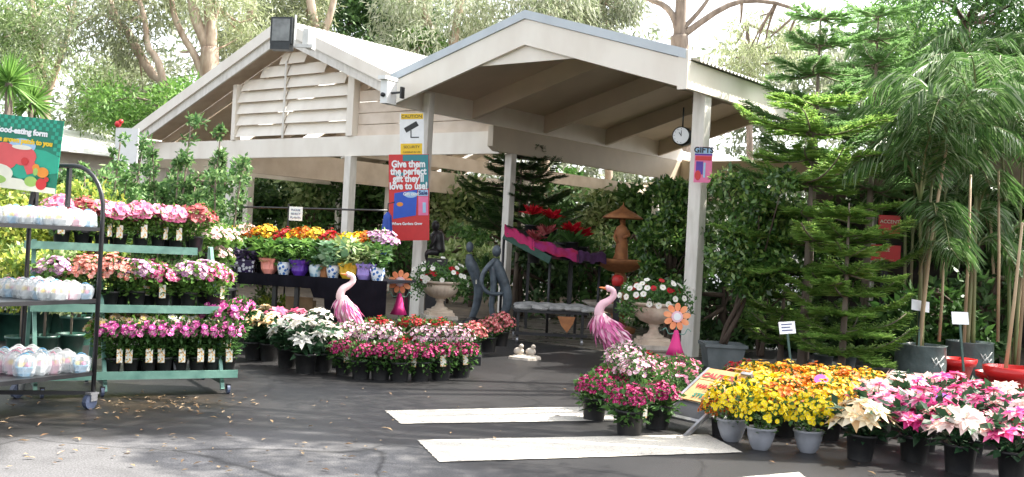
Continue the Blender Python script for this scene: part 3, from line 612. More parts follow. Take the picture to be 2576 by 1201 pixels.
# ================================================================== TREES
def crown(mb, centers, radii, n, L, Wd, droop=.6, mat=0, flat=.75, jit=.7):
    C_ = np.asarray(centers, float); r = np.asarray(radii, float)
    idx = rng.integers(0, len(C_), n); d = nrm(rng.normal(size=(n, 3))); rad = rng.uniform(.15, 1, n)**.55
    P = C_[idx]+d*(r[idx]*rad)[:, None]*np.array([1, 1, flat])
    D = nrm(rng.normal(size=(n, 3))*jit+np.array([0, 0, -droop])+d*.5)
    return mb.kites(P, D, nrm(rng.normal(size=(n, 3))+np.array([0, 0, .6])), L*rng.uniform(.6, 1.3, n), Wd*rng.uniform(.7, 1.3, n), mat)
def smooth_path(pts, n=12):
    p = np.asarray(pts, float); t = np.linspace(0, len(p)-1, n); i = np.clip(t.astype(int), 0, len(p)-2); f = (t-i)[:, None]
    p0 = p[np.clip(i-1, 0, len(p)-1)]; p1 = p[i]; p2 = p[i+1]; p3 = p[np.clip(i+2, 0, len(p)-1)]
    return .5*((2*p1)+(-p0+p2)*f+(2*p0-5*p1+4*p2-p3)*f**2+(-p0+3*p1-3*p2+p3)*f**3)
def tree(label, limbs, clumps, nleaf, L, Wd, lmat, bark, droop=.6, name='gum_tree', cat='tree', grp=None, twigs=True, flat=.8):
    """limbs: list of (points, r0, r1); clumps: list of (center, radius)"""
    base = np.array(limbs[0][0][0]); base = np.array([base[0], base[1], 0]); r = thing(name, label, cat, base, 0, grp)
    mb = MB(); ends = []
    for pts, r0, r1 in limbs:
        p = smooth_path(pts, 10); mb.tube(p, np.linspace(r0, r1, 10), 9); ends += [p[5], p[7], p[9]]
    ends = np.array(ends)
    if twigs:
        for c, cr in clumps:
            e = ends[np.argmin(np.linalg.norm(ends-np.array(c), axis=1))]; mid = (e+np.array(c))/2+rng.normal(size=3)*.15*cr
            mb.tube(smooth_path([e, mid, c], 6), np.linspace(.05, .015, 6), 5)
    o = mb.build('trunk', bark); o.parent = r; o.matrix_parent_inverse = Matrix.Translation(-Vector(r.location))
    mb = MB(); crown(mb, [c for c, _ in clumps], [q for _, q in clumps], nleaf, L, Wd, droop, flat=flat)
    o = mb.build('crown', lmat); o.parent = r; o.matrix_parent_inverse = Matrix.Translation(-Vector(r.location)); return r
def cl(x0, x1, y0, y1, D, n, r0, r1, dd=1.5): return [(Y(rnd.uniform(x0, x1), rnd.uniform(y0, y1), D+rnd.uniform(-dd, dd)), rnd.uniform(r0, r1)) for _ in range(n)]
def L3(pts, D, g=True):
    p = [Y(x, y, D) for x, y in pts]; return p
# middle distance paperbarks (trunks read in the photograph)
D = 31
tree('tall paperbark with forked peeling orange trunks above the left end of the pavilion roof',
     [(L3([(520, 700), (524, 400), (527, 205), (527, 120)], D), .34, .26), (L3([(527, 130), (508, 85), (490, 40), (478, -40)], D), .2, .13), (L3([(528, 125), (530, 60), (524, 0), (518, -60)], D), .2, .15), (L3([(532, 60), (548, 20), (556, -30)], D), .09, .06), (L3([(520, 215), (490, 140), (465, 100), (438, 40), (430, -20)], D), .13, .07), (L3([(478, 130), (462, 132), (450, 131)], D), .04, .02)],
     cl(400, 640, -60, 60, D, 9, .6, 1.3)+cl(560, 660, 60, 150, D+2, 3, .5, .8), 4200, .24, .045, 'lf_gum', 'bark_pale')
tree('leaning paperbark with a long pale trunk, left of the forked one',
     [(L3([(450, 500), (420, 235), (385, 190), (352, 141), (320, 80), (285, 40), (268, -40)], D), .16, .11), (L3([(420, 235), (395, 150), (372, 120), (366, 60), (350, 0)], D-.5), .12, .07), (L3([(400, 225), (430, 240), (470, 246)], D-1), .05, .03)],
     cl(180, 400, -60, 130, D, 12, .6, 1.3)+cl(300, 460, 120, 220, D+2, 4, .5, .9), 6500, .24, .045, 'lf_gum', 'bark_pale')
D = 34
tree('pale drooping paperbark at the far left behind the spiky yucca',
     [(L3([(120, 560), (115, 300), (95, 120), (70, -40)], D), .2, .12), (L3([(112, 260), (160, 120), (190, 0)], D), .12, .06)],
     cl(-60, 230, -40, 120, D, 14, .7, 1.4)+cl(-40, 120, 120, 240, D, 6, .5, 1.0), 8500, .26, .05, 'lf_gum2', 'bark_pale')
tree('bushy green paperbark low behind the white-roofed building',
     [(L3([(330, 600), (325, 330), (335, 220)], D+2), .15, .08)],
     cl(190, 400, 180, 320, D+2, 13, .6, 1.1), 7000, .22, .05, 'lf_gum2', 'bark_grey')
tree('slim paperbark behind the floodlight on the gable',
     [(L3([(640, 600), (632, 200), (626, 80), (640, -40)], D), .17, .12), (L3([(628, 150), (610, 160), (596, 190)], D), .05, .03), (L3([(630, 90), (660, 150), (672, 185)], D), .04, .02)],
     cl(560, 780, -50, 120, D+1, 11, .6, 1.2), 6000, .24, .045, 'lf_gum', 'bark_pale')
tree('twin-trunked paperbark between the floodlight and the dark evergreens',
     [(L3([(800, 600), (800, 200), (790, 60), (770, -50)], D), .18, .14), (L3([(800, 120), (830, 40), (850, -50)], D), .13, .09)],
     cl(690, 880, -50, 110, D+1.5, 10, .5, 1.1), 5500, .24, .045, 'lf_gum', 'bark_pale')
tree('dark evergreen tree standing behind the pavilion ridge',
     [(L3([(940, 600), (935, 250), (930, 60)], D+4), .22, .12)],
     cl(850, 1060, -60, 170, D+4, 18, .9, 1.5), 12000, .26, .09, 'lf_dark', 'bark_dark', .3)
tree('pale weeping paperbark behind the valley between the two roofs',
     [(L3([(1120, 600), (1130, 200), (1145, 80), (1165, -40)], D), .2, .13), (L3([(1135, 150), (1080, 60), (1050, -40)], D), .1, .07)],
     cl(990, 1230, -60, 130, D, 15, .6, 1.2), 8500, .27, .045, 'lf_far', 'bark_pale', 1.0)
tree('pale weeping paperbark behind the peak of the entrance canopy',
     [(L3([(1370, 600), (1370, 150), (1362, -40)], D), .17, .12)],
     cl(1200, 1480, -60, 70, D, 14, .6, 1.2), 8500, .27, .045, 'lf_far', 'bark_pale', 1.2)
tree('weeping paperbark edge beside the open sky, right of the canopy peak',
     [(L3([(1530, 600), (1530, 150), (1500, -60)], D+1), .14, .09)],
     cl(1440, 1590, -60, 90, D+1, 10, .5, 1.0), 5500, .27, .045, 'lf_far', 'bark_pale', 1.3)
tree('bright green shrubby tree just above the pavilion roof end',
     [(L3([(1020, 600), (1025, 300), (1028, 140)], 33), .1, .05)],
     cl(985, 1090, 100, 150, 33, 5, .4, .7), 2400, .2, .08, 'lf_fresh', 'bark_grey', .2)
tree('short leafy tree behind the left eave of the pavilion',
     [(L3([(430, 600), (425, 350), (420, 270)], 29), .12, .06)],
     cl(270, 500, 225, 330, 29.5, 9, .5, .9), 5500, .2, .06, 'lf_fresh', 'bark_grey', .2)
D = 27
tree('bare-limbed tree with grey branches spread against the white sky',
     [(L3([(1716, 600), (1713, 250), (1711, 130), (1709, 90)], D), .26, .23), (L3([(1709, 95), (1712, 40), (1716, -60)], D), .17, .13), (L3([(1706, 88), (1698, 50), (1672, 15), (1625, -5), (1600, -30)], D), .11, .05), (L3([(1710, 80), (1745, 45), (1775, 8), (1790, -20)], D), .07, .04), (L3([(1715, 92), (1755, 62), (1820, 20), (1880, 2), (1960, 10), (2010, 30)], D), .10, .04)],
     cl(1830, 2010, 30, 130, D+2, 7, .25, .55)+cl(1560, 1620, -60, -30, D, 2, .3, .5), 1500, .17, .035, 'lf_gum', 'bark_grey', 1.2)
tree('loose hanging gum foliage behind the right end of the canopy roof',
     [(L3([(1890, 600), (1885, 300), (1880, 60)], D+3), .12, .06)],
     cl(1790, 2000, 70, 190, D+3, 13, .4, .8), 3800, .2, .04, 'lf_gum', 'bark_grey', 1.1)
# understory behind the pavilion: dense shrubs under the beams
def bush(px, D, w, ztop, n, lmat, label, L=.16, Wd=.07, name='shrub', k=14, grp=None, droop=.1, zlo=.2):
    b0 = G(px, 600.5+9999, 0) if False else Y(px, 620, D); b0 = np.array([b0[0], b0[1], 0]); 
    c = [(b0+np.array([rnd.uniform(-w, w), rnd.uniform(-w, w)*.6, rnd.uniform(zlo, 1)*(ztop-.3)]), rnd.uniform(.28, .5)*max(w, .5)) for _ in range(k)]
    limbs = [([b0, b0+np.array([rnd.uniform(-.2, .2)*w, 0, ztop*.5]), b0+np.array([rnd.uniform(-.5, .5)*w, 0, ztop*.85])], .05, .02) for _ in range(3)]
    return tree(label, limbs, c, n, L, Wd, lmat, 'bark_dark', droop, name, 'shrub', grp, True)
i = 0
desc = ['against the left inner post', 'behind the white rear post', 'behind the printed notice', 'behind the middle pavilion post', 'left of the gift poster', 'behind the dark seated statue', 'between the statues and the canopy side post', 'behind the canopy side post', 'behind the red bromeliads', 'left of the fountain umbrella', 'behind the fountain figure', 'right of the fountain']
for px_, D in ((610, 33), (715, 34), (800, 33), (900, 32), (1000, 32), (1110, 31), (1210, 31), (1310, 33), (1410, 32), (1500, 31), (1590, 30), (1690, 29)):
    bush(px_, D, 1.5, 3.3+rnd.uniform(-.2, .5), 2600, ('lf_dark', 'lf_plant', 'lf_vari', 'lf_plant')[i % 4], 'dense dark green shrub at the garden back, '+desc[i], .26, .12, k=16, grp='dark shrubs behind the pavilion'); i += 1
for px_, D, lm, lb in ((1130, 24, 'lf_plant', 'mid green leafy plant behind the dark seated statue'), (1190, 23, 'lf_vari', 'yellow-flecked leafy plant left of the canopy side post'), (1000, 25, 'lf_plant', 'mid green bush beside the gift poster, under the pavilion'), (860, 26, 'lf_plant', 'mid green bush under the pavilion near its middle post'), (660, 27, 'lf_shrub', 'soft green bush beneath the sunlit pavilion post'),
                      (1480, 21.5, 'lf_plant', 'green bush behind the fountain bowl'), (1650, 20, 'lf_ficus', 'glossy dark bush right of the fountain'), (1400, 22, 'lf_dark', 'dark bush behind the cloth covered bench'), (1320, 21, 'lf_dark', 'dark bush low behind the paver table'), (1560, 23, 'lf_vari', 'pale variegated plant under the fountain bowl')):
    bush(px_, D, .8, 1.7+rnd.uniform(-.2, .4), 1500, lm, lb, .16, .075)
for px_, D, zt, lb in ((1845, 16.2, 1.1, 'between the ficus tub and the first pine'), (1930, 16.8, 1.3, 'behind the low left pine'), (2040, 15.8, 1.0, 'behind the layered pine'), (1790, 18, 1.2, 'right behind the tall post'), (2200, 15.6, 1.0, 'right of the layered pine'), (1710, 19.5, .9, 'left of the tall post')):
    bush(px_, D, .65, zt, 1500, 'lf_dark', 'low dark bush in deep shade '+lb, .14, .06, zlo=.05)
# far wood seen through every gap
mb = MB(); cs = []; rs = []
for i in range(230):
    x = rnd.uniform(-150, 2750)
    if 1590 < x < 1830: top = 330
    elif x > 1800: top = 80
    elif 130 < x < 290: top = 235
    else: top = 25
    D = rnd.uniform(42, 50); cs.append(Y(x, rnd.uniform(top, 600), D)); rs.append(rnd.uniform(1.2, 2.3))
crown(mb, cs, rs, 60000, .42, .13, .5)
o = mb.build('far_wood', 'lf_far'); o['kind'] = 'stuff'; tag(o, 'pale hazy mass of distant trees behind every roof', 'woodland')
# yucca at far left
def spiky(px, y, D, n, L, label, name='yucca'):
    c = Y(px, y, D); base = np.array([c[0], c[1], 0]); r = thing(name, label, 'tree', base)
    MB().tube([(0, 0, 0), (.1, 0, c[2]*.5), (0, 0, c[2])], [.09, .08, .07], 8).build('trunk', 'bark_grey', r)
    d = nrm(rng.normal(size=(n, 3))+np.array([0, 0, .35])); mb = MB(); P = np.tile([0, 0, c[2]], (n, 1))+d*.04
    mb.kites(P, d, nrm(rng.normal(size=(n, 3))), L*rng.uniform(.7, 1.1, n), .05, droop=.15, mid=.3); mb.build('crown', 'lf_fresh', r)
spiky(22, 210, 20, 170, .75, 'spiky green yucca head above the checkered sign'); spiky(80, 260, 21, 120, .7, 'lower spiky yucca head right of the first')

# hedge shrubs on the left: tall loose leaders
def leader_shrub(px, D, ztop, label, w=.34, n=2400, lm='lf_shrub', cone=True):
    b0 = Y(px, 620, D); b0[2] = 0; cs = []; limbs = []
    for k in range(5):
        dx = rnd.uniform(-w, w); hgt = ztop*rnd.uniform(.6, .95) if k else ztop*1.05; q = [b0, b0+np.array([dx*.5, 0, hgt*.4]), b0+np.array([dx, rnd.uniform(-.2, .2), hgt])]
        limbs.append((q, .022, .008)); sp = smooth_path(q, 22)
        for j in range(3, 22): cs.append((sp[j]+rng.normal(size=3)*(.10-.003*j), rnd.uniform(.09, .17)-.003*j))
    return tree(label, limbs, cs, int(n*1.5), .075, .036, lm, 'bark_grey', 0.0, 'shrub', 'shrub', 'tall shrubs between trolley and pavilion', False)
for px_, D, zt, lb in ((252, 13.4, 2.35, 'beside the trolley arch'), (318, 14.2, 2.45, 'second from the trolley'), (375, 13.8, 2.2, 'third from the trolley, behind the pink flowers'), (432, 13.4, 2.65, 'with the tallest leader'), (492, 13.9, 2.6, 'fifth from the trolley'), (545, 13.2, 2.2, 'nearest the pavilion post')):
    leader_shrub(px_, D, zt, 'tall loose grey-green shrub with upright leaders, '+lb, n=3000)
for px_, D, lb in ((285, 15.0, 'second from the left'), (360, 15.2, 'in the middle'), (440, 15.0, 'second from the right'), (520, 14.6, 'beside the pavilion post'), (225, 14.8, 'leftmost, behind the arch')):
    bush(px_, D, .5, 2.4, 2900, 'lf_shrub', 'rounded green shrub filling between the tall leaders, '+lb, .10, .05, k=18, grp='rounded shrubs below the tall leaders')
# yellow hedge bushes in dark green tubs
def tub(mb, r, h, mat=0, lip=.02): return mb.lathe([(r*.78, 0), (r*.97, h*.9), (r*1.06, h*.9), (r*1.06, h), (r*.93, h), (r*.9, h*.86), (0.001, h*.86)], 20, mat, cap=False)
for k_, (px_, y) in enumerate(((-60, 862), (20, 855), (88, 850), (140, 848), (195, 866), (232, 845))):
    b0 = G(px_, y); lb = ['at the frame edge', 'behind the sign', 'second behind the trolley', 'third behind the trolley', 'with the pale leaves, nearest the arch', 'right behind the arch'][k_]
    r = thing('hedge_bush', 'yellow-green bush in a dark green tub, '+lb, 'potted plant', b0, 0, 'yellow bushes behind the trolley')
    mb = MB(); tub(mb, .2, .33); mb.build('tub', 'pot_green', r); mb = MB(); cs = [(rnd.uniform(-.3, .3), rnd.uniform(-.3, .3), rnd.uniform(.5, 1.75)) for _ in range(16)]
    crown(mb, cs, [.26]*16, 2300, .085, .042, 0.0); mb.build('foliage', 'lf_hedge', r)
    MB().tube([(0, 0, .3), (.02, 0, 1.2)], .02, 6).build('stem', 'bark_grey', r)
for k_, (px_, y, D, lm) in enumerate(((120, 690, 10.6, 'lf_vari'), (60, 700, 10.4, 'lf_hedge'), (185, 720, 10.9, 'lf_vari'))):
    c = Y(px_, y, D); r = thing('leafy_plant', ('pale variegated plant behind the middle trolley shelf', 'yellow-green plant low behind the trolley, left of the pale one', 'pale green plant between the trolley and the green rack')[k_], 'plant', (c[0], c[1], 0))
    mb = MB(); crown(mb, [(rnd.uniform(-.25, .25), rnd.uniform(-.15, .15), c[2]+rnd.uniform(-.25, .2)) for _ in range(9)], [.17]*9, 800, .07, .04, 0); mb.build('foliage', lm, r)
    mb = MB(); tub(mb, .14, .25); mb.build('tub', 'pot_green', r); MB().tube([(0, 0, .2), (0, 0, c[2])], .012, 6).build('stem', 'bark_grey', r)

# ------------------------------------------------------------------ norfolk pines
def norfolk(label, base, H, R, whorls, lm='lf_pine', z0=.25, nb=6, droopy=.0, seed=1, topc=.12, dens=1.0, power=.75):
    rr = random.Random(seed); r = thing('norfolk_pine', label, 'tree', (base[0], base[1], 0)); z = [z0+(H-z0-.15)*(i/(whorls-1)) for i in range(whorls)]
    MB().tube([(0, 0, 0), (.015, .01, H*.5), (0, 0, H)], [.035+.008*H, .02+.005*H, .008], 8).build('trunk', 'bark_grey', r)
    P = []; Dv = []; Nv = []; Lv = []; Wv = []; mbb = MB()
    for i, zz in enumerate(z):
        f = 1-i/(whorls-1); rad = R*(topc+(1-topc)*f**power)*rr.uniform(.9, 1.1); off = rr.uniform(0, 2*PI)
        for b in range(nb):
            a = off+2*PI*b/nb+rr.uniform(-.18, .18); L = rad*rr.choice([.75, .9, 1.0, 1.1, 1.25]); h = np.array([math.cos(a), math.sin(a), 0]); sd = np.array([-h[1], h[0], 0])
            t = np.linspace(0, 1, 9); cv = h[None]*(t*L)[:, None]; wv = rr.uniform(-.12, .14); cv[:, 2] = zz+L*((.34+wv)*t**1.7-(.20-wv)*t+.03*np.sin(t*6+b)); cv[:, :2] += sd[:2][None]*(L*.09*np.sin(t*3+rr.uniform(0, 6)))[:, None]; mbb.tube(cv, np.linspace(.012, .004, 9)*(.6+L), 5)
            m_ = max(8, int(L/.024*dens))
            for j in range(m_):
                q = (j+.5)/m_; k = q*8; i0 = min(int(k), 7); p = cv[i0]+(cv[i0+1]-cv[i0])*(k-i0); tl = (.13+.16*math.sin(PI*min(q*1.05, 1))**.7)*min(1.0, .45+.7*R)
                for sgn in (-1, 1):
                    d = nrm(sd*sgn*1.0+h*.75+np.array([0, 0, .12-droopy*.4+rr.uniform(-.12, .3)])+h*rr.uniform(-.1, .5)); ll = tl*rr.uniform(.8, 1.15)
                    P.append(p); Dv.append(d); Nv.append([rr.uniform(-.5, .5), rr.uniform(-.5, .5), 1.]); Lv.append(ll); Wv.append(.055)
                    for e in (.3, .55, .8):       # needles either side of the twig
                        for s2 in (-1, 1):
                            nd = nrm(d+np.cross(d, [0, 0, 1.])*s2*.9+np.array([0, 0, .45])); P.append(p+d*ll*e); Dv.append(nd); Nv.append([0, 0, 1.]); Lv.append(.06*rr.uniform(.7, 1.2)); Wv.append(.022)
    mbb.build('branch', 'bark_grey', r)
    mb = MB(); mb.kites(np.array(P), np.array(Dv), np.array(Nv), np.array(Lv), np.array(Wv), droop=.1+droopy*.3); mb.build('foliage', lm, r); return r
norfolk('tall pale norfolk pine rising past the right end of the canopy roof', Y(2035, 640, 14.6), 4.95, 1.0, 7, 'lf_pine_light', 2.5, seed=3, topc=.35, nb=6)
norfolk('second tall pale norfolk pine, behind and right of the first', Y(2180, 640, 16.6), 5.5, 1.15, 8, 'lf_pine_light', 2.6, seed=4, topc=.35, nb=6)
norfolk('large dark norfolk pine with long tiered arms right of the tall post', Y(2030, 640, 13.0), 3.5, 1.05, 7, 'lf_pine', 1.3, seed=5, topc=.5, nb=6, power=.4)
norfolk('dense low norfolk pine with layered skirts behind the yellow flowers', Y(2130, 640, 12.2), 2.1, .66, 8, 'lf_pine', .35, nb=6, seed=6, topc=.4, dens=1.2)
p = norfolk('low norfolk pine beside the ficus tub, left of the layered one', Y(1975, 640, 13.4), 1.45, .48, 6, 'lf_pine', .35, nb=6, seed=8, topc=.4)
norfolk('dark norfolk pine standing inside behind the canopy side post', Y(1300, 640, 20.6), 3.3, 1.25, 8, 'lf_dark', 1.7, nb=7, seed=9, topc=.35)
c = G(2022, 938); sp_ = norfolk('tiny norfolk pine seedling in a grey pot behind the yellow flowers', c, .62, .2, 5, 'lf_pine_light', .3, nb=6, seed=10, topc=.5)
mb = MB(); tub(mb, .09, .16); mb.build('pot', 'planter_grey', sp_)
for x, y, lb in ((2070, 935, 'left'), (2130, 932, 'right')):
    r = thing('nursery_pot', 'grey plastic pot under the layered norfolk pine, the %s one of two' % lb, 'pot', G(x, y)); mb = MB(); tub(mb, .12, .22); mb.build('pot_body', 'planter_grey', r)
    mb = MB(); mb.lathe([(.1, .18), (.001, .185)], 14, cap=False); mb.build('soil', 'soil', r)

# ------------------------------------------------------------------ ficus in square tub
def leafy_tree(label, base, z0, z1, w, n, lm, L=.09, Wd=.045, k=26, tubkind=None, shift=(0, 0), stems=3, sc=.3):
    r = thing('ficus_tree', label, 'tree', (base[0], base[1], 0)); zb = .3 if tubkind else 0; mb = MB()
    for q in range(stems):
        a = 2*PI*q/stems; pts = [(.03*math.cos(a), .03*math.sin(a), zb)]+[(.045*math.cos(a+j*.9)+shift[0]*j/5, .045*math.sin(a+j*.9), zb+(z0+.3-zb)*j/5) for j in range(1, 6)]; mb.tube(smooth_path(pts, 16), .03, 7)
    cs = [(shift[0]+rnd.gauss(0, w*.45), rnd.gauss(0, w*.45), rnd.uniform(z0, z1)) for _ in range(k)]
    for c in cs: mb.tube([(shift[0], 0, z0), ((shift[0]+c[0])/2, c[1]/2, (z0+c[2])/2), c], [.016, .01, .005], 5)
    mb.build('trunk', 'bark_dark', r); mb = MB(); crown(mb, cs, [w*sc*rnd.uniform(.8, 1.3) for _ in cs], n, L, Wd, .35, jit=.9); mb.build('crown', lm, r)
    if tubkind:
        mb = MB(); sq = lambda a, k_: 1/np.maximum(np.abs(np.cos(a)), np.abs(np.sin(a)))
        mb.lathe([(.20, 0), (.24, .27), (.265, .27), (.265, .31), (.235, .31), (.22, .27), (.001, .27)], 32, 0, False, mod=sq, cap=False); mb.build('tub', 'planter_grey', r)
    return r
leafy_tree('glossy ficus with a braided trunk in a square grey tub right of the tall post', G(1815, 925), 1.05, 2.4, .55, 10000, 'lf_ficus', tubkind=1, shift=(.38, 0), k=44, sc=.36)
leafy_tree('dark glossy ficus under the canopy, left of the tall post', Y(1690, 640, 15.6), .95, 2.45, .5, 9000, 'lf_ficus', .10, .05, k=40, sc=.38)
leafy_tree('leafy dark tree in shade between the ficus tub and the pines', Y(1925, 640, 15), .6, 2.3, .7, 3800, 'lf_ficus', .10, .05, k=26)

# ------------------------------------------------------------------ palms
def frond(P, D_, N_, L_, W_, mbr, origin, az, L, rise, sag, nl=34, ll=.42, rr=rnd, lw=.028):
    h = np.array([math.cos(az), math.sin(az), 0]); t = np.linspace(0, 1, 12); cv = origin+h[None]*(L*(.25*t+.45*t**1.8))[:, None]*1.0; cv[:, 2] = origin[2]+L*(rise*t-sag*t**2.2)
    mbr.tube(cv, np.linspace(.018, .004, 12), 5); sd = np.array([-h[1], h[0], 0])
    for j in range(nl):
        q = .12+.88*j/nl; k = q*11; i0 = min(int(k), 10); p = cv[i0]+(cv[i0+1]-cv[i0])*(k-i0); tan = nrm(cv[i0+1]-cv[i0]); le = ll*(.45+.75*math.sin(PI*q)**.8)*rr.uniform(.85, 1.1)
        for s2 in (-1, 1):
            d = nrm(sd*s2*.85+tan*.7+np.array([0, 0, rr.uniform(-.25, .1)])); P.append(p); D_.append(d); N_.append([0, 0, 1.]); L_.append(le*.55); W_.append(lw)
            p2 = p+d*le*.50; d2 = nrm(d*1.0+np.array([0, 0, -.75-rr.uniform(0, .7)])); P.append(p2); D_.append(d2); N_.append(list(sd+np.array([0, 0, .3]))); L_.append(le*.6); W_.append(lw*.9)
def palm(label, base, canes, fr, lm='lf_palm', nl=34, ll=.42, z_soil=.4, lw=.028, cane_mat='cane_green', lean=None, cr=.024):
    """canes: list of (dx,dy,ztop); fr: fronds per cane"""
    r = thing('palm', label, 'palm', (base[0], base[1], 0)); P, D_, N_, L_, W_ = [], [], [], [], []; mbr = MB()
    for ci, (dx, dy, zt) in enumerate(canes):
        mb = MB(); a = rnd.uniform(0, 6.28); p0 = np.array([.05*math.cos(a), .05*math.sin(a), z_soil*.85]); top = np.array([dx, dy, zt]); mid = (p0+top)/2+np.array([dx*-.2, 0, 0])
        mb.tube(smooth_path([p0, mid, top], 10), np.linspace(cr*1.3, cr*.6, 10), 7); mb.build('cane', cane_mat if ci % 3 < 2 else 'bamboo', r)
        for k in range(fr):
            az = 2*PI*k/fr+rnd.uniform(-.4, .4)
            if k % 4 == 0: frond(P, D_, N_, L_, W_, mbr, p0+(top-p0)*rnd.uniform(.45, .85), az+.5, rnd.uniform(.7, 1.1), rnd.uniform(.8, 1.4), rnd.uniform(.8, 1.4), nl, ll*.9, lw=lw)
            frond(P, D_, N_, L_, W_, mbr, top, az, rnd.uniform(1.0, 1.6), rnd.uniform(1.1, 1.8), rnd.uniform(.7, 1.5), nl, ll, lw=lw)
    mbr.build('frond_stem', 'cane_green', r); mb = MB(); mb.kites(np.array(P), np.array(D_), np.array(N_), np.array(L_), np.array(W_), droop=.12, mid=.35); mb.build('frond', lm, r); return r
def bag(r, R_, H_, mat='bag_grey', logo=True):
    mb = MB(); mb.lathe([(R_*.88, 0), (R_*1.0, .04), (R_*1.03, H_*.5), (R_*.99, H_*.97), (R_*1.03, H_), (R_*.95, H_), (R_*.93, H_*.92), (.001, H_*.93)], 36, cap=False, mod=lambda a, k: 1+.012*np.sin(7*a+k)+.01*np.sin(13*a)); mb.build('bag', mat, r)
    MB().lathe([(R_*.92, H_*.94), (.001, H_*.96)], 20, cap=False).build('soil', 'soil', r)
    if logo:
        ln = MB(); a0 = -PI/2+.35
        def on(a, z): return (R_*1.055*math.cos(a0+a), R_*1.055*math.sin(a0+a), z)
        for pts in ([(-.30, .30), (-.1, .22), (.1, .27), (.3, .32)], [(-.2, .20), (0, .26), (.15, .20), (.25, .15)], [(-.25, .25), (-.1, .30), (.1, .20), (.3, .24)], [(-.3, .12), (.3, .13)]):
            ln.tube([on(a, z*H_/.42) for a, z in pts], .006, 5)
        ln.build('printed_emblem', 'offwhite', r)
tree('feathery dark green tree filling the top right corner behind the palms', [(L3([(2460, 640), (2450, 300), (2430, 60)], 19), .12, .06)], cl(2330, 2640, -60, 420, 19, 24, .5, .95), 11000, .22, .035, 'lf_plant', 'bark_dark', .5)
tree('bright feathery tree at the top right between the pale pines and the corner', [(L3([(2330, 640), (2320, 300), (2300, 80)], 21), .1, .05)], cl(2180, 2420, 0, 300, 21, 14, .5, .9), 6500, .22, .035, 'lf_fresh', 'bark_dark', .5)
b1 = G(2312, 962); p1_ = palm('multi-stemmed palm in a grey planter bag, left of the red pots', b1, [(.08, .1, 2.5), (-.10, .0, 2.2), (.16, -.1, 2.9)], 6, nl=38, ll=.5, z_soil=.45); bag(p1_, .29, .46)
b2 = G(2435, 948); p2_ = palm('multi-stemmed palm in the grey planter bag behind the middle red pot', b2, [(.1, .1, 2.7), (-.05, .0, 3.2)], 6, nl=38, ll=.5, z_soil=.45); bag(p2_, .29, .46)
palm('feathery palm leaning in from the right edge, behind the red pots', Y(2560, 640, 14.5), [(0, 0, 3.0), (-.3, .1, 3.5), (.3, .1, 2.7)], 7, nl=38, ll=.45, z_soil=.1)
palm('tall dark palm behind the bagged palms', Y(2370, 640, 17), [(0, 0, 3.4), (.4, .1, 3.9)], 7, nl=36, ll=.5, z_soil=.1, lw=.035)
palm('broad palm filling the upper right corner of the view', Y(2510, 640, 17.5), [(0, 0, 4.2), (.5, .1, 4.7), (-.5, .1, 4.4)], 8, nl=40, ll=.5, z_soil=.1, lw=.035)
palm('straight-leaved palm directly right of the pale pines', Y(2290, 640, 18), [(0, 0, 3.9), (-.3, .1, 4.4)], 8, nl=40, ll=.55, z_soil=.1, lw=.035)
for k_, (px_, D, zt, lb) in enumerate(((2420, 21, 3.6, 'behind the tall dark palm'), (2550, 20, 3.8, 'at the right edge behind all palms'), (2250, 22, 3.4, 'behind the shop front cards'), (2480, 15.5, 1.5, 'low behind the red pots'), (2350, 15, 1.3, 'low behind the bagged palms'), (2100, 23, 3.2, 'behind the pale norfolk pines'))):
    bush(px_, D, 1.2 if zt > 2 else .6, zt, 3400 if zt > 2 else 1200, 'lf_plant' if k_ != 3 else 'lf_dark', 'dense leafy shrub in shade, '+lb, .2, .08, k=18)
for k_, (x0, y0, x1, y1, D, lb) in enumerate(((2425, 862, 2442, 440, 12.4, 'rising from the middle planter bag'), (2525, 968, 2572, 560, 11.2, 'rising from the right red pot'), (2510, 860, 2512, 430, 13.2, 'behind the right red pot'), (2362, 860, 2374, 650, 12.9, 'thin, beside the left planter bag'), (2560, 930, 2590, 470, 12.6, 'at the right edge of the view'))):
    o = MB().tube([Y(x0, y0, D), Y((x0+x1)/2, (y0+y1)/2, D)+np.array([.01, 0, 0]), Y(x1, y1, D)], [.022, .019, .014], 8).build('bamboo_stake', 'bamboo'); tag(o, 'bare tan bamboo stake '+lb, 'stake')
for x, y, R_, lb in ((2404, 964, .225, 'middle red pot with a tapered rim in front of the bagged palm'), (2541, 1012, .28, 'right red bowl pot at the edge of the poinsettias'), (2492, 985, .17, 'small red pot half hidden behind the right red bowl')):
    r = thing('red_pot', lb, 'pot', G(x, y)); mb = MB(); H_ = R_*1.35
    mb.lathe([(R_*.58, 0), (R_*.86, H_*.7), (R_*.98, H_*.72), (R_*1.05, H_), (R_*.95, H_), (R_*.86, H_*.82), (.001, H_*.8)], 30, cap=False); mb.build('pot_body', 'red_plastic', r)
    MB().lathe([(R_*.86, H_*.83), (.001, H_*.86)], 20, cap=False).build('soil', 'soil', r)
# shade tree overhanging from the right, outside the frame

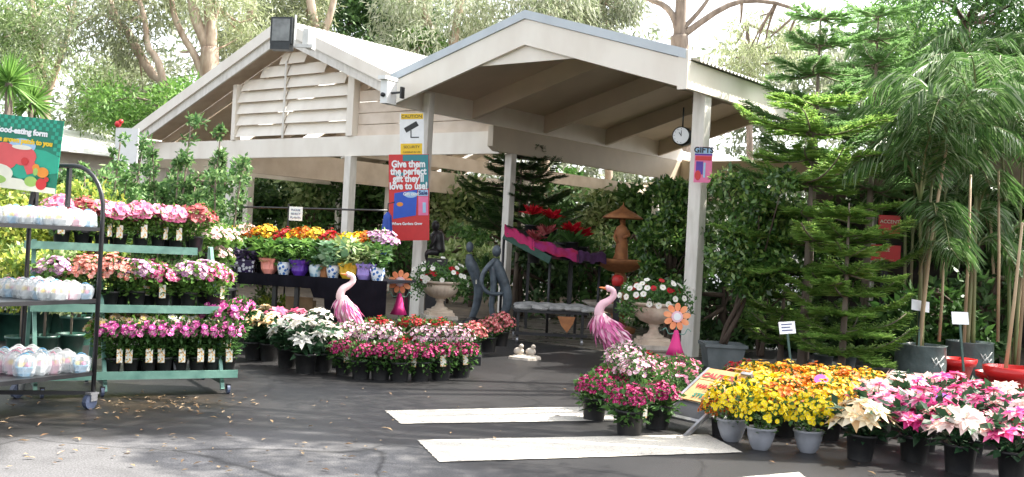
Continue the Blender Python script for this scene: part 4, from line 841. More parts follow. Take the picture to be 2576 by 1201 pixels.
# ================================================================== POTTED FLOWERS
def potmesh(kind):
    mb = MB()
    if kind == 'bowl': mb.lathe([(.055, 0), (.075, .03), (.098, .10), (.105, .145), (.112, .15), (.112, .165), (.10, .165), (.095, .14), (.001, .14)], 24, cap=False); return mb, 'pot_grey', .15
    if kind == 'big': mb.lathe([(.085, 0), (.105, .17), (.112, .17), (.112, .19), (.103, .19), (.10, .165), (.001, .165)], 22, cap=False); return mb, 'black_plastic', .17
    if kind == 'tall': mb.lathe([(.05, 0), (.066, .12), (.072, .12), (.072, .14), (.064, .14), (.062, .12), (.001, .12)], 18, cap=False); return mb, 'black_plastic', .13
    if kind == 'green': mb.lathe([(.075, 0), (.092, .15), (.1, .15), (.1, .17), (.09, .17), (.088, .15), (.001, .15)], 20, cap=False); return mb, 'pot_green', .16
def dome_pts(n, r, h, z0, lo=-.15):
    d = nrm(rng.normal(size=(n*3, 3))); d = d[d[:, 2] > lo][:n]; n = len(d)
    lump = 1+.10*np.sin(d[:, 0]*7+1)+.09*np.cos(d[:, 1]*8)+rng.uniform(-.10, .06, n)
    return np.stack([d[:, 0]*r*lump, d[:, 1]*r*lump, z0+d[:, 2]*h*lump], 1), d
def blooms(mb, P, Nn, r, petals, wd=.9, cup=.25, mat=0):
    n = len(P); Nn = nrm(Nn); a = nrm(np.cross(Nn, rng.normal(size=(n, 3)))); b_ = np.cross(Nn, a)
    r = np.broadcast_to(np.asarray(r, float), (n,))
    for k in range(petals):
        t = 2*PI*k/petals; d = a*math.cos(t)+b_*math.sin(t)+Nn*cup
        mb.kites(P, d, Nn, r, r*wd*2*PI/petals*1.1, mat, mid=.62)
def eyes(mb, P, Nn, r, mat=1):
    n = len(P); Nn = nrm(Nn); a = nrm(np.cross(Nn, rng.normal(size=(n, 3)))); b_ = np.cross(Nn, a); q = P+Nn*r*.5
    v = np.stack([q+a*r, q+b_*r, q-a*r, q-b_*r], 1).reshape(-1, 3); mb.add(v, np.arange(4*n).reshape(n, 4), mat)
def leafmass(mb, n, r, z0, z1, L, Wd, droop=.1):
    a = rng.uniform(0, 2*PI, n); q = rng.uniform(0, 1, n)**.5; z = rng.uniform(z0, z1, n); rr_ = r*q*(.45+.55*(z-z0)/max(z1-z0, 1e-3))
    P = np.stack([rr_*np.cos(a), rr_*np.sin(a), z], 1); D_ = nrm(np.stack([np.cos(a), np.sin(a), rng.uniform(-.1, .9, n)], 1)+rng.normal(size=(n, 3))*.35)
    mb.kites(P, D_, nrm(rng.normal(size=(n, 3))*.4+np.array([0, 0, 1.])), L*rng.uniform(.7, 1.25, n), Wd*rng.uniform(.8, 1.2, n), 0, droop)
KIND = dict(  # pot, dome r, dome h, centre z, n, bloom r, petals, eye r, leaf mat, leafn, leafL, leafW
    mum=('bowl', .185, .16, .28, 190, .0215, 9, .007, 'lf_plant', 200, .05, .028), mumb=('big', .21, .15, .29, 260, .0215, 9, .007, 'lf_plant', 160, .05, .028),
    kal=('big', .16, .10, .27, 230, .0165, 6, .003, 'lf_plant', 240, .055, .035), daisy=('big', .17, .12, .36, 120, .023, 8, .007, 'lf_plant', 260, .055, .022),
    ger=('tall', .12, .085, .345, 60, .034, 10, .008, 'lf_plant', 240, .06, .034), lily=('tall', .15, .12, .30, 75, .042, 6, .006, 'lf_fresh', 190, .06, .024),
    azalea=('tall', .165, .13, .29, 150, .026, 6, .006, 'lf_plant', 170, .05, .03), cine=('tall', .15, .11, .27, 140, .026, 9, .010, 'lf_fresh', 170, .06, .04),
    bush=('big', .22, .13, .28, 60, .026, 7, .008, 'lf_plant', 620, .05, .022))
def flower_plant(kind, col, label='', cat='potted flowers', pot=None, eye=None, tagc=None, name=None, nscale=1.0, lm=None):
    eye = eye or ('fl_eye_pale' if col in ('pink', 'hotpink', 'magenta', 'mauve', 'salmon', 'blush', 'coral', 'crimson', 'red') else 'fl_eye'); pk, r, h, z0, n, br, pet, er, lmat, ln, lL, lW = KIND[kind]; pk = pot or pk; root = thing(name or 'potted_flower', label, cat)
    mb, pm, pz = potmesh(pk); mb.build('pot', pm, root)
    fo = MB(); leafmass(fo, ln, r*1.0, pz-.03, z0+h*.45, lL, lW); P, d = dome_pts(int(ln*.5), r*.9, h*.85, z0, -.4); fo.kites(P, d+rng.normal(size=d.shape)*.5, nrm(rng.normal(size=d.shape)), lL, lW)
    if kind in ('kal', 'daisy', 'bush'): leafmass(fo, int(ln*.5), r*1.12, pz-.10, pz+.03, lL*1.1, lW, .25)
    if True:
        for k in range(5):
            a = 2*PI*k/5; fo.tube([(0, 0, pz*.9), (.4*r*math.cos(a), .4*r*math.sin(a), z0)], .004, 4)
    fo.build('foliage', lm or lmat, root)
    mb = MB(); P, d = dome_pts(int(n*nscale), r, h, z0, .0 if kind in ('ger', 'lily', 'cine') else -.25); nn = d+np.array([0, -.12, .35])+rng.normal(size=d.shape)*.22
    blooms(mb, P, nn, br*rng.uniform(.8, 1.2, len(P)), pet, cup=.3 if kind != 'lily' else .15); eyes(mb, P+nrm(nn)*br*.12, nn, er, 1); mb.build('flowers', ['fl_'+col, eye], root)
    if tagc:
        mb = MB(); mb.box((-.028, -.125 if pk == 'big' else -.088, pz-.03), (.028, -.122 if pk == 'big' else -.085, pz+.09)); mb.build('plant_label', tagc, root)
    return root
def poinsettia(col, label='', heads=12, r=.11, spread=.20, z=.40, pot='big', lm='lf_poin', name='poinsettia'):
    root = thing(name, label, 'potted flowers'); mb, pm, pz = potmesh(pot); mb.build('pot', pm, root)
    fo = MB(); leafmass(fo, 130, spread*1.15, pz, z-.02, .11, .06, .12); mb = MB(); ey = []
    for k in range(heads):
        a = 2*PI*k/(heads-1)+rnd.uniform(-.2, .2); q = spread*rnd.uniform(.75, 1.1) if k else 0; c = np.array([q*math.cos(a), q*math.sin(a), z+rnd.uniform(-.05, .06)-(q*.35)])
        nrm_ = nrm(np.array([.6*math.cos(a)*(k > 0), .6*math.sin(a)*(k > 0), 1.])+rng.normal(size=3)*.18); rr_ = r*rnd.uniform(.8, 1.15)
        fo.tube([(0, 0, pz*.9), c*.6+np.array([0, 0, .1]), c], .005, 4)
        for (m_, sc, cu, off) in ((7, 1.0, -.05, 0), (6, .72, .25, .4), (4, .42, .5, .2)):
            x = nrm(np.cross(nrm_, [.3, 1, .2])); y = np.cross(nrm_, x); t = off+2*PI*np.arange(m_)/m_+rng.uniform(-.15, .15, m_)
            D_ = x*np.cos(t)[:, None]+y*np.sin(t)[:, None]+nrm_*cu; mb.kites(np.tile(c, (m_, 1)), D_, np.tile(nrm_, (m_, 1)), rr_*sc*rng.uniform(.85, 1.1, m_), rr_*sc*.50, 0, .12, .5)
        ey.append(c+nrm_*.012)
    ey = np.array(ey); eyes(mb, np.repeat(ey, 3, 0)+rng.normal(size=(len(ey)*3, 3))*.006, np.tile([0, 0, 1.], (len(ey)*3, 1)), .008, 1); fo.build('foliage', lm, root); mb.build('bracts', ['fl_'+col, 'fl_eye_green'], root); return root

def row(protos, pts, desc, where, z=0.0, group=None, jit=0.0, sc=(.95, 1.07), start=0, left=True):
    """pts: list of (x,y,protokey) photo points on the height z; labels count from the left"""
    cnt = {}; tot = {}
    for p_ in pts: tot[p_[2]] = tot.get(p_[2], 0)+1
    for p_ in pts:
        x, y, key = p_[:3]; cnt[key] = cnt.get(key, 0)+1; loc = G(x, y, z) if len(p_) < 4 else Y(x, y, p_[3]); 
        if tot[key] == 1: lb = '%s, only one in %s' % (desc[key], where)
        else: lb = '%s, %s of its colour from left, %s' % (desc[key], ORD[cnt[key]-1], where)
        protos[key].put(loc, rnd.uniform(0, 6.28) if z == 0 and not key.endswith('_t') else rnd.uniform(-.3, .3), lb, group, rnd.uniform(*sc))

PR = {}
def pk(key, root): PR[key] = Proto(root)
# --- the field of chrysanthemums and poinsettias on the right
pk('ym', flower_plant('mum', 'yellow')); pk('yb', flower_plant('mumb', 'yellow')); pk('gb', flower_plant('mumb', 'gold')); pk('ob', flower_plant('mumb', 'orange', eye='fl_eye_dark')); pk('rb', flower_plant('mumb', 'red', eye='fl_eye_dark'))
pk('pc', poinsettia('cream', r=.135)); pk('pp', poinsettia('hotpink', r=.115)); pk('pb', poinsettia('blush', r=.115)); pk('pm', poinsettia('pink', r=.115)); pk('pw', poinsettia('white', r=.115)); pk('prd', poinsettia('crimson', r=.115))
DS_ = dict(ym='grey-bowled yellow chrysanthemum', yb='yellow chrysanthemum', gb='golden chrysanthemum', ob='orange chrysanthemum', rb='red chrysanthemum',
           pc='cream poinsettia', pp='hot pink poinsettia', pb='blush cream poinsettia', pm='mid pink poinsettia', pw='white poinsettia', prd='crimson poinsettia', psal='salmon poinsettia')
GR = 'flowers standing in a block on the right'
fieldrows = [
    ([(1840, 1110, 'ym'), (1912, 1131, 'ym'), (2032, 1138, 'ym'), (2162, 1156, 'pc'), (2298, 1160, 'pp'), (2412, 1188, 'pb'), (2548, 1206, 'pp')], 'front row of right-hand block'),
    ([(1788, 1062, 'ob'), (1900, 1080, 'yb'), (1972, 1092, 'ob'), (2080, 1100, 'gb'), (2205, 1108, 'pm'), (2320, 1128, 'pp'), (2440, 1140, 'pp'), (2560, 1150, 'pb')], 'second row of right-hand block'),
    ([(1892, 1044, 'gb'), (1958, 1050, 'yb'), (2036, 1056, 'ob'), (2120, 1062, 'gb'), (2206, 1068, 'pb'), (2300, 1076, 'pp'), (2395, 1088, 'pp'), (2490, 1098, 'pp'), (2585, 1106, 'pm')], 'third row of right-hand block'),
    ([(1905, 1010, 'gb'), (1968, 1016, 'ob'), (2046, 1020, 'gb'), (2124, 1026, 'ob'), (2200, 1032, 'gb'), (2280, 1040, 'pb'), (2362, 1048, 'pp'), (2446, 1056, 'pm'), (2530, 1064, 'pb')], 'fourth row of right-hand block'),
    ([(1868, 978, 'rb'), (1905, 984, 'yb'), (1974, 988, 'gb'), (2044, 992, 'ob'), (2112, 998, 'gb'), (2180, 1004, 'gb'), (2250, 1010, 'pw'), (2322, 1016, 'pb'), (2396, 1022, 'pp'), (2462, 1032, 'prd')], 'rearmost row of right-hand block')]
for i_, (pts, wh) in enumerate(fieldrows):
    row(PR, [(x, y+(0, 5, 16, 30, 46)[i_], k_) for x, y, k_ in pts if not (x == 1788)], DS_, wh, 0, GR, sc=((.97, 1.07), (.95, 1.05), (.92, 1.02), (.95, 1.05), (.95, 1.05))[i_])
PR['ob'].put(G(1812, 1096), 0, 'small orange chrysanthemum in front of the sandwich board', GR, .74)
# --- little island of crimson, pink and white flowers beside the crossing
pk('kc', flower_plant('kal', 'crimson', tagc='tag_print', eye='fl_eye_pale')); pk('dw', flower_plant('daisy', 'pinkwhite', eye='fl_eye_green')); pk('bp', flower_plant('bush', 'pink')); pk('kr', flower_plant('kal', 'red', eye='fl_eye_dark'))
DS_.update(kc='crimson kalanchoe', dw='pink-white striped daisy plant', bp='bushy small pink rose plant', kr='red kalanchoe')
GI = 'flowers in the small island beside the crossing'
row(PR, [(1493, 1056, 'kc'), (1582, 1094, 'kc'), (1652, 1078, 'kc')], DS_, 'island front by the crossing', 0, GI)
row(PR, [(1530, 1030, 'kc'), (1592, 1040, 'dw'), (1690, 1040, 'bp')], DS_, 'middle of island by crossing', 0, GI)
row(PR, [(1560, 1005, 'dw'), (1640, 1000, 'bp'), (1700, 1002, 'bp'), (1618, 980, 'kr')], DS_, 'back of island by crossing', 0, GI)
PR['dw'].put(G(1568, 985), 0, 'pink-white striped daisy plant nearest the right flamingo', GI, 1.0)
# --- centre display
pk('krc', flower_plant('kal', 'crimson', tagc='tag_print', eye='fl_eye_pale')); DS_['krc'] = 'labelled crimson kalanchoe'
pk('cor', flower_plant('azalea', 'coral', pot='big')); DS_['cor'] = 'dusky coral flowering plant'
GC = 'flowers in the low display at the centre'
row(PR, [(866, 942, 'krc'), (908, 952, 'krc'), (956, 955, 'krc'), (1004, 958, 'krc'), (1056, 957, 'krc'), (1108, 955, 'krc'), (1160, 948, 'krc')], DS_, 'front of the centre display', 0, GC)
def raised(x, ytop, D, key, H_, where, only=None, grp=GC):      # plant whose crown top is at this photo point; returns stand height
    c = Y(x, ytop, D); z = max(c[2]-H_, 0); lb = DS_[key]+', '+where; PR[key].put((c[0], c[1], z), rnd.uniform(-.4, .4), lb, grp); return c, z
ben = []
for i, (x, yt, k_, wh) in enumerate(((878, 818, 'dw', 'leftmost on centre display rear step'), (928, 824, 'dw', 'second on centre display rear step'), (972, 830, 'dw', 'third on centre display rear step'), (1022, 826, 'kr', 'in the middle of the rear step of the centre display'),
                                      (1072, 828, 'dw', 'right of the red ones on centre display rear step'), (1112, 824, 'dw', 'second from the right on centre display rear step'), (1150, 824, 'dw', 'rightmost on centre display rear step'))):
    raised(x, yt, 11.3, k_, .47, wh)
for x, yt, k_, wh in ((955, 788, 'kr', 'left on the top step behind centre display'), (1040, 786, 'kr', 'middle on the top step behind centre display'), (1105, 792, 'kr', 'right on the top step behind centre display'), (846, 812, 'kr', 'left end behind the centre display'), (1190, 812, 'cor', 'right end behind the centre display')):
    raised(x, yt, 12.2, k_, .42, wh)
raised(1262, 792, 13.4, 'cor', .40, 'alone on the path edge, largest of the coral ones'); raised(1232, 806, 13.2, 'cor', .40, 'left of the largest coral one on the path edge')
a = Y(1012, 820, 11.3); b_ = Y(1012, 820, 12.2)
r = thing('display_step', 'low black stepped bench hidden beneath the centre display', 'stand', (a[0], a[1], 0)); zz1 = max(Y(928, 824, 11.3)[2]-.49, .05)
mb = MB(); mb.box((-.72, -.15, 0), (.72, .2, zz1)); mb.build('lower_step', 'black', r); mb = MB(); mb.box((-.8, .75, 0), (.85, 1.1, max(Y(955, 788, 12.2)[2]-.44, .1))); mb.build('upper_step', 'black', r)
# white and cream poinsettias left of centre
for k_, c_, l_ in (('pws', 'white', 'dark-leaved white poinsettia'), ('pcs', 'cream', 'apricot cream poinsettia'), ('pps', 'pink', 'pink poinsettia')):
    pk(k_, poinsettia(c_, r=.115, heads=7, spread=.15, z=.46)); DS_[k_] = l_
row(PR, [(722, 925, 'pws'), (768, 938, 'pws'), (812, 934, 'pws'), (638, 905, 'pcs'), (676, 908, 'pcs'), (660, 882, 'pcs')], DS_, 'beside the green rack', 0, 'poinsettias beside the green rack', sc=(1.0, 1.12))
row(PR, [(700, 890, 'pps'), (748, 893, 'pps'), (792, 896, 'pws'), (620, 870, 'pws')], DS_, 'back line beside the green rack', 0, 'poinsettias beside the green rack')

# ================================================================== GREEN RACK
f0 = G(258, 1000); f1 = G(575, 992); f0[2] = f1[2] = 0; ax = nrm(f1-f0); ay = np.array([-ax[1], ax[0], 0]); Lr = float(np.linalg.norm(f1-f0)); rang = math.atan2(ax[1], ax[0])
rack = thing('plant_rack', 'green metal three-tier plant rack on castors, loaded with pink flowers', 'rack', f0, rang)
zs = [(.17, .0, .42), (.70, .22, .42), (1.20, .46, .36)]
XL = (-.55, Lr+.12)
for z, y0, dp in zs:
    mb = MB(); mb.box((XL[0]-(.05 if z > 1 else 0), y0, z-.03), (XL[1]-(.05 if z < .3 else .18 if z < 1 else .34), y0+.015, z+.035)); mb.build('shelf_edge', 'green_metal', rack)
    mb = MB(); mb.box((XL[0]+.01, y0+.016, z-.012), (XL[1]-(.07 if z < .3 else .2 if z < 1 else .36), y0+dp, z)); mb.build('shelf', 'green_dark_metal', rack)
for x in (-.5, .02, Lr-.05):
    mb = MB(); mb.beam((x, .02, .04), (x-.02, .60, 1.24), .03, .03); mb.build('leg', 'green_metal', rack); mb = MB(); mb.beam((x, .95, .04), (x, .72, 1.24), .03, .03); mb.build('leg', 'green_metal', rack)
    mb = MB(); mb.beam((x, .03, .10), (x, .95, .10), .03, .03); mb.build('base_rail', 'green_dark_metal', rack)
for x in (.28,):
    mb = MB(); mb.beam((x+.3, .1, .2), (x+.27, .5, .98), .02, .02); mb.build('strut', 'dark_metal', rack)
for x in (0, Lr, -.45):
    for y in (.03, .92):
        mb = MB(); mb.tube([(x-.012, y, .04), (x+.012, y, .04)], .04, 12, smooth=False); q = mb.build('castor', 'wheel', rack)
        mb = MB(); mb.box((x-.018, y-.02, .04), (x+.018, y+.02, .085)); mb.build('fork', 'black', q)
def RK(x, y, z): return f0+ax*x+ay*y+np.array([0, 0, z])
def rrow(keys, z, y, x0, x1, where, grp, sc=(.9, 1.05)):
    n_ = len(keys); cnt = {}
    for i, k_ in enumerate(keys):
        cnt[k_] = cnt.get(k_, 0)+1; x = x0+(x1-x0)*i/max(n_-1, 1)
        lb = '%s, %s of its kind from left, %s' % (DS_[k_], ORD[cnt[k_]-1], where) if keys.count(k_) > 1 else '%s, only one %s' % (DS_[k_], where)
        PR[k_].put(RK(x+rnd.uniform(-.01, .01), y+rnd.uniform(-.01, .01), z+.001), rang+rnd.uniform(-.75, .75), lb, grp, rnd.uniform(*sc))
for k_, kd, c_, l_ in (('gm', 'ger', 'magenta', 'magenta daisy flowers'), ('lp', 'lily', 'pink', 'pink lily-like flowers'), ('lr', 'lily', 'coral', 'coral red flowers'), ('az', 'azalea', 'salmon', 'salmon azalea'),
                       ('cm', 'cine', 'mauve', 'mauve cineraria'), ('ch', 'cine', 'hotpink', 'hot pink cineraria'), ('cb', 'cine', 'blush', 'blush flowers'), ('cw', 'cine', 'white', 'white flowers'), ('cy', 'cine', 'cream', 'cream apricot flowers')):
    pk(k_, flower_plant(kd, c_, tagc='tag_print' if k_ in ('gm', 'lp', 'ch') else None)); DS_[k_] = l_
GT = 'flowers on the top tier of the green rack'; GM = 'flowers on the middle tier of the green rack'; GB = 'flowers on the bottom tier of the green rack'
rrow(['lp', 'lr', 'lp', 'lp', 'lp', 'lp', 'lp', 'lr'], 1.20, .60, -.30, Lr-.22, 'front of top tier', GT, (.9, 1.0))
rrow(['cb', 'lp', 'cb', 'lp', 'cb', 'cb'], 1.20, .74, -.30, Lr-.22, 'rear of top tier', GT, (.8, .9))
rrow(['cm', 'az', 'az', 'cm', 'ch', 'cm', 'ch'], .70, .38, -.35, Lr-.08, 'front of middle tier', GM, (.95, 1.1))
rrow(['cm', 'az', 'cm', 'ch', 'cm', 'cm'], .70, .54, -.3, Lr-.12, 'rear of middle tier', GM, (.95, 1.1))
rrow(['gm']*8, .17, .14, .10, Lr+.02, 'front of bottom tier', GB, (.95, 1.06))
rrow(['cy', 'cy', 'cb', 'cw', 'cw', 'gm'], .17, .36, .12, Lr, 'rear of bottom tier', GB, (1.2, 1.4))
# flowers hanging off the right end of the rack and beyond it
for x, y, D, k_, wh in ((520, 592, 10.3, 'cb', 'just beyond the top right end of the rack'), (553, 596, 10.6, 'cb', 'paler, further right beyond the rack top'), (538, 640, 10.5, 'cb', 'below the others beyond the rack end'), (535, 690, 10.3, 'cm', 'level with the middle tier beyond the rack end'), (600, 795, 10.6, 'gm', 'tallest, beyond the bottom right end of the rack'), (555, 800, 10.8, 'cw', 'beyond the rack near its lower right')):
    c = Y(x, y, D); PR[k_].put((c[0], c[1], max(c[2]-.33, .0)), 0, DS_[k_]+', '+wh, 'flowers beyond the right end of the rack', 1.15)
r = thing('plant_stand', 'narrow dark stand carrying the blush flowers beyond the rack end', 'stand', (*Y(540, 640, 10.55)[:2], 0)); mb = MB()
for z in (.5, .82, 1.06): mb.box((-.16, -.14, z-.02), (.2, .2, z))
for x, y in ((-.15, -.12), (.18, -.12), (-.15, .18), (.18, .18)): mb.box((x-.01, y-.01, 0), (x+.01, y+.01, 1.06))
mb.build('frame', 'dark_metal', r)

# ================================================================== BLACK TROLLEY WITH BASKETS
n0 = G(232, 1028); n0[2] = 0; m0 = G(50, 1000); m0[2] = 0; ex = nrm(m0-n0); Wt = float(np.linalg.norm(m0-n0)); ey_ = np.array([ex[1], -ex[0], 0]) 
if ey_[1] > 0: ey_ = -ey_
ang = math.atan2(-ex[1], -ex[0])
tr = thing('basket_trolley', 'black arched display trolley on castors at the left edge, loaded with wrapped baskets', 'trolley', n0, ang)   # local: -x to far post, y: away
def TR(x, y, z): return n0-ex*x+np.array([-(-ex)[1], (-ex)[0], 0])*y+np.array([0, 0, z])
ysg = -1 if TR(0, -1, 0)[1] < n0[1] else 1
Ln = 1.5
arc = [(0, 0, .06), (0, 0, 1.45)]+[(-.32+.32*math.cos(a), 0, 1.50+.34*math.sin(a)) for a in np.linspace(.15, PI/2, 7)]+[(-Wt+.32-.32*math.cos(a), 0, 1.50+.34*math.sin(a)) for a in np.linspace(PI/2, .15, 7)]+[(-Wt, 0, 1.45), (-Wt, 0, .06)]
mb = MB(); mb.tube(arc, .017, 8); mb.build('arch', 'black', tr)
mb = MB(); mb.tube([(p[0], ysg*Ln, p[2]) for p in arc], .017, 8); mb.build('arch', 'black', tr)
for z, in ((1.375,), (.83,), (.28,)):
    mb = MB()
    for x in (-.01, -Wt+.01): mb.box((x-.012, min(0, ysg*Ln), z-.03), (x+.012, max(0, ysg*Ln), z))
    for y in (0, ysg*Ln): mb.box((-Wt, y-.012, z-.03), (0, y+.012, z))
    mb.build('shelf_rail', 'black', tr); mb = MB(); mb.box((-Wt+.02, min(.01, ysg*Ln+.01), z-.022), (-.022, max(.01, ysg*Ln-.01)-.015, z-.012)); mb.build('shelf', 'dark_metal', tr)
mb = MB(); mb.beam((0, 0, .12), (-Wt, ysg*Ln*.5, .12), .03, .03); mb.build('brace', 'black', tr)
mb = MB(); mb.box((-Wt-.02, .02, 1.4), (-Wt+.03, .05, 1.72)); mb.build('sign_bracket', 'black', tr); mb = MB(); mb.box((-Wt*.55, .02, 1.52), (-Wt*.55+.03, .05, 1.84)); mb.build('sign_bracket', 'black', tr)
for x, y in ((0, 0), (-Wt, 0), (0, ysg*Ln), (-Wt, ysg*Ln)):
    mb = MB(); mb.tube([(x-.02, y-.03, .055), (x+.02, y-.03, .055)], .056, 14, smooth=False); q = mb.build('castor', 'wheel', tr); mb = MB(); mb.box((x-.028, y-.04, .06), (x+.028, y+.02, .12)); mb.box((x-.03, y-.05, .11), (x+.03, y+.03, .125)); mb.build('fork', 'steel', q)
def basket(col, label='', big=False):
    r = thing('gift_basket', label, 'basket'); mb = MB(); mb.lathe([(.034, 0), (.05, .05), (.053, .052), (.053, .058), (.047, .058), (.045, .03), (.001, .03)], 14, cap=False, mod=lambda a, k: 1+.03*np.sin(14*a+k*PI)); mb.build('basket_body', 'basket_'+col, r)
    mb = MB(); a = np.linspace(0, PI, 12); mb.tube([(.05*math.cos(t), 0, .055+.085*math.sin(t)) for t in a], .004, 5); mb.build('handle', 'basket_'+col, r)
    mb = MB()
    for i, (x, y) in enumerate(((-.02, -.01), (.018, -.015), (0, .02))): mb.ball((x, y, .066), .018, i % 2, 8)
    mb.build('sweets', ['chick_yellow', 'ink_pink'], r)
    mb = MB(); a = rnd.uniform(0, 6); mb.lathe([(.052, -.0), (.064, .02), (.067, .06), (.064, .095), (.052, .118), (.022, .132), (.001, .134)], 16, cap=False, smooth=False, mod=lambda q, k: 1+.10*np.sin(5*q+a+k)+.06*np.sin(11*q+k)); mb.build('wrapper', 'cellophane', r); return r
for c_ in ('blue', 'pink', 'white'): pk('b'+c_, basket(c_))
for z, nm in ((1.375, 'top'), (.83, 'middle'), (.28, 'bottom')):
    k_ = 0
    for j in range(3 if nm != 'bottom' else 4):
        for i in range(8 if nm != 'bottom' else 6):
            c_ = ['blue', 'pink', 'white', 'pink', 'white', 'blue'][(i*2+j) % 6]; x = -.07-i*(Wt-.13)/(7 if nm != 'bottom' else 5); y = ysg*(.07+j*.125+.02*(i % 2))
            if nm == 'bottom' and (i == 0 and j > 0): continue
            PR['b'+c_].put(TR(x, y, z-.011), rnd.uniform(-.6, .6), 'wrapped %s basket, %s trolley shelf, %s from the arch post, %s line' % (c_, nm, ORD[i], ('near-end', 'second', 'third', 'fourth')[j]), 'wrapped baskets on the trolley', rnd.uniform(.95, 1.1) if nm != 'bottom' else rnd.uniform(1.05, 1.25))

# ================================================================== FLOWER TABLE
DT = 12.5; tz = float(Y(760, 697, DT)[2]); tl = Y(556, 697, DT+.5); trr = Y(975, 690, DT-.1); tl[2] = trr[2] = 0; tx = nrm(trr-tl); ta = math.atan2(tx[1], tx[0]); TLn = float(np.linalg.norm(trr-tl))
tb_ = thing('display_table', 'long table draped in black cloth carrying wrapped pots behind the flamingo', 'table', tl, ta)
mb = MB(); mb.box((0, 0, tz-.03), (TLn, .95, tz)); mb.build('tabletop', 'cloth_black', tb_)
mb = MB(); n_ = 60; xs = np.linspace(0, TLn, n_); top = np.stack([xs, -.012-.012*np.sin(xs*22), np.full(n_, tz+.004)], 1); dr = np.where(xs < 1.25, .14, np.where(xs > 1.45, .62, .25)); bot = np.stack([xs, -.02-.025*np.sin(xs*22+.5), tz-dr], 1)
mb.add(np.vstack([top, bot]), [(i, i+1, n_+i+1, n_+i) for i in range(n_-1)], 0, True); mb.build('cloth_drape', 'cloth_black', tb_)
for x, y in ((.12, .06), (.72, .06), (1.02, .06), (.12, .88), (1.05, .88), (TLn-.08, .06), (TLn-.08, .88)): MB().box((x-.025, y-.025, 0), (x+.025, y+.025, tz-.031)).build('leg', 'black', tb_)
mb = MB(); mb.box((.0, .45, tz+.002), (TLn-.42, .95, tz+.14)); mb.build('raised_tier', 'cloth_black', tb_)
def TB(x_px, off, z=0.0):           # point on the table behind the photo column
    d = ray(x_px, 690); lo, hi = 8.0, 16.0; best = None
    for D in np.linspace(11.2, 15, 200):
        P = CP+d*D/d[1]; q = (P-tl); yy_ = float(-q[0]*tx[1]+q[1]*tx[0])
        if best is None or abs(yy_-off) < best[0]: best = (abs(yy_-off), P)
    P = best[1]; return np.array([P[0], P[1], tz+z])
def wrapped(label, body, bmat, wrap=None, wmat=None, lm='lf_plant', fl_=None, L=.09, Wd=.05, H_=.22, nl=70, name='wrapped_pot', R_=.075, spiky_=False):
    r = thing(name, label, 'potted plant'); mb = MB()
    if body == 'round': mb.lathe([(R_*.72, 0), (R_*.98, .07), (R_, .10), (R_*.86, .125), (R_*.95, .135), (R_*.85, .13), (.001, .11)], 20, cap=False)
    elif body == 'trough': mb.lathe([(R_*1.3, 0), (R_*1.5, .12), (R_*1.6, .12), (R_*1.6, .135), (R_*1.4, .135), (.001, .11)], 32, 0, False, cap=False, mod=lambda a, k: 1/np.maximum(np.abs(np.cos(a)), 1.0*np.abs(np.sin(a))))
    else: mb.lathe([(R_*.7, 0), (R_*.95, .12), (R_*.8, .12), (.001, .11)], 20, cap=False)
    mb.build('pot', bmat, r)
    if wmat:
        mb = MB(); ph = rnd.uniform(0, 6); mb.lathe([(R_*.75, -.0), (R_*1.1, .05), (R_*1.05, .11), (R_*1.3, .165)], 28, cap=False, smooth=False, mod=lambda a, k: 1+(.05+.09*k)*np.sin(5*a+ph)+.05*np.sin(11*a)*k*.5)
        P, d = dome_pts(1, .01, .01, 0); mb.kites(np.tile([0, 0, .10], (7, 1)), np.stack([np.cos(np.arange(7)*.9+ph), np.sin(np.arange(7)*.9+ph), np.full(7, .9)], 1), np.tile([0, 0, 1.], (7, 1)), R_*1.7, R_*1.0); mb.build('wrapping', wmat, r)
    fo = MB(); leafmass(fo, nl, R_*1.7, .11, .11+H_, L, Wd); fo.build('foliage', lm, r)
    if fl_:
        mb = MB(); P, d = dome_pts(26, R_*1.5, H_*.45, .11+H_*.8, .0); blooms(mb, P, d+np.array([0, -.3, .3]), .03, 7); eyes(mb, P, d, .008); mb.build('flowers', ['fl_'+fl_, 'fl_eye'], r)
    return r
GP = None
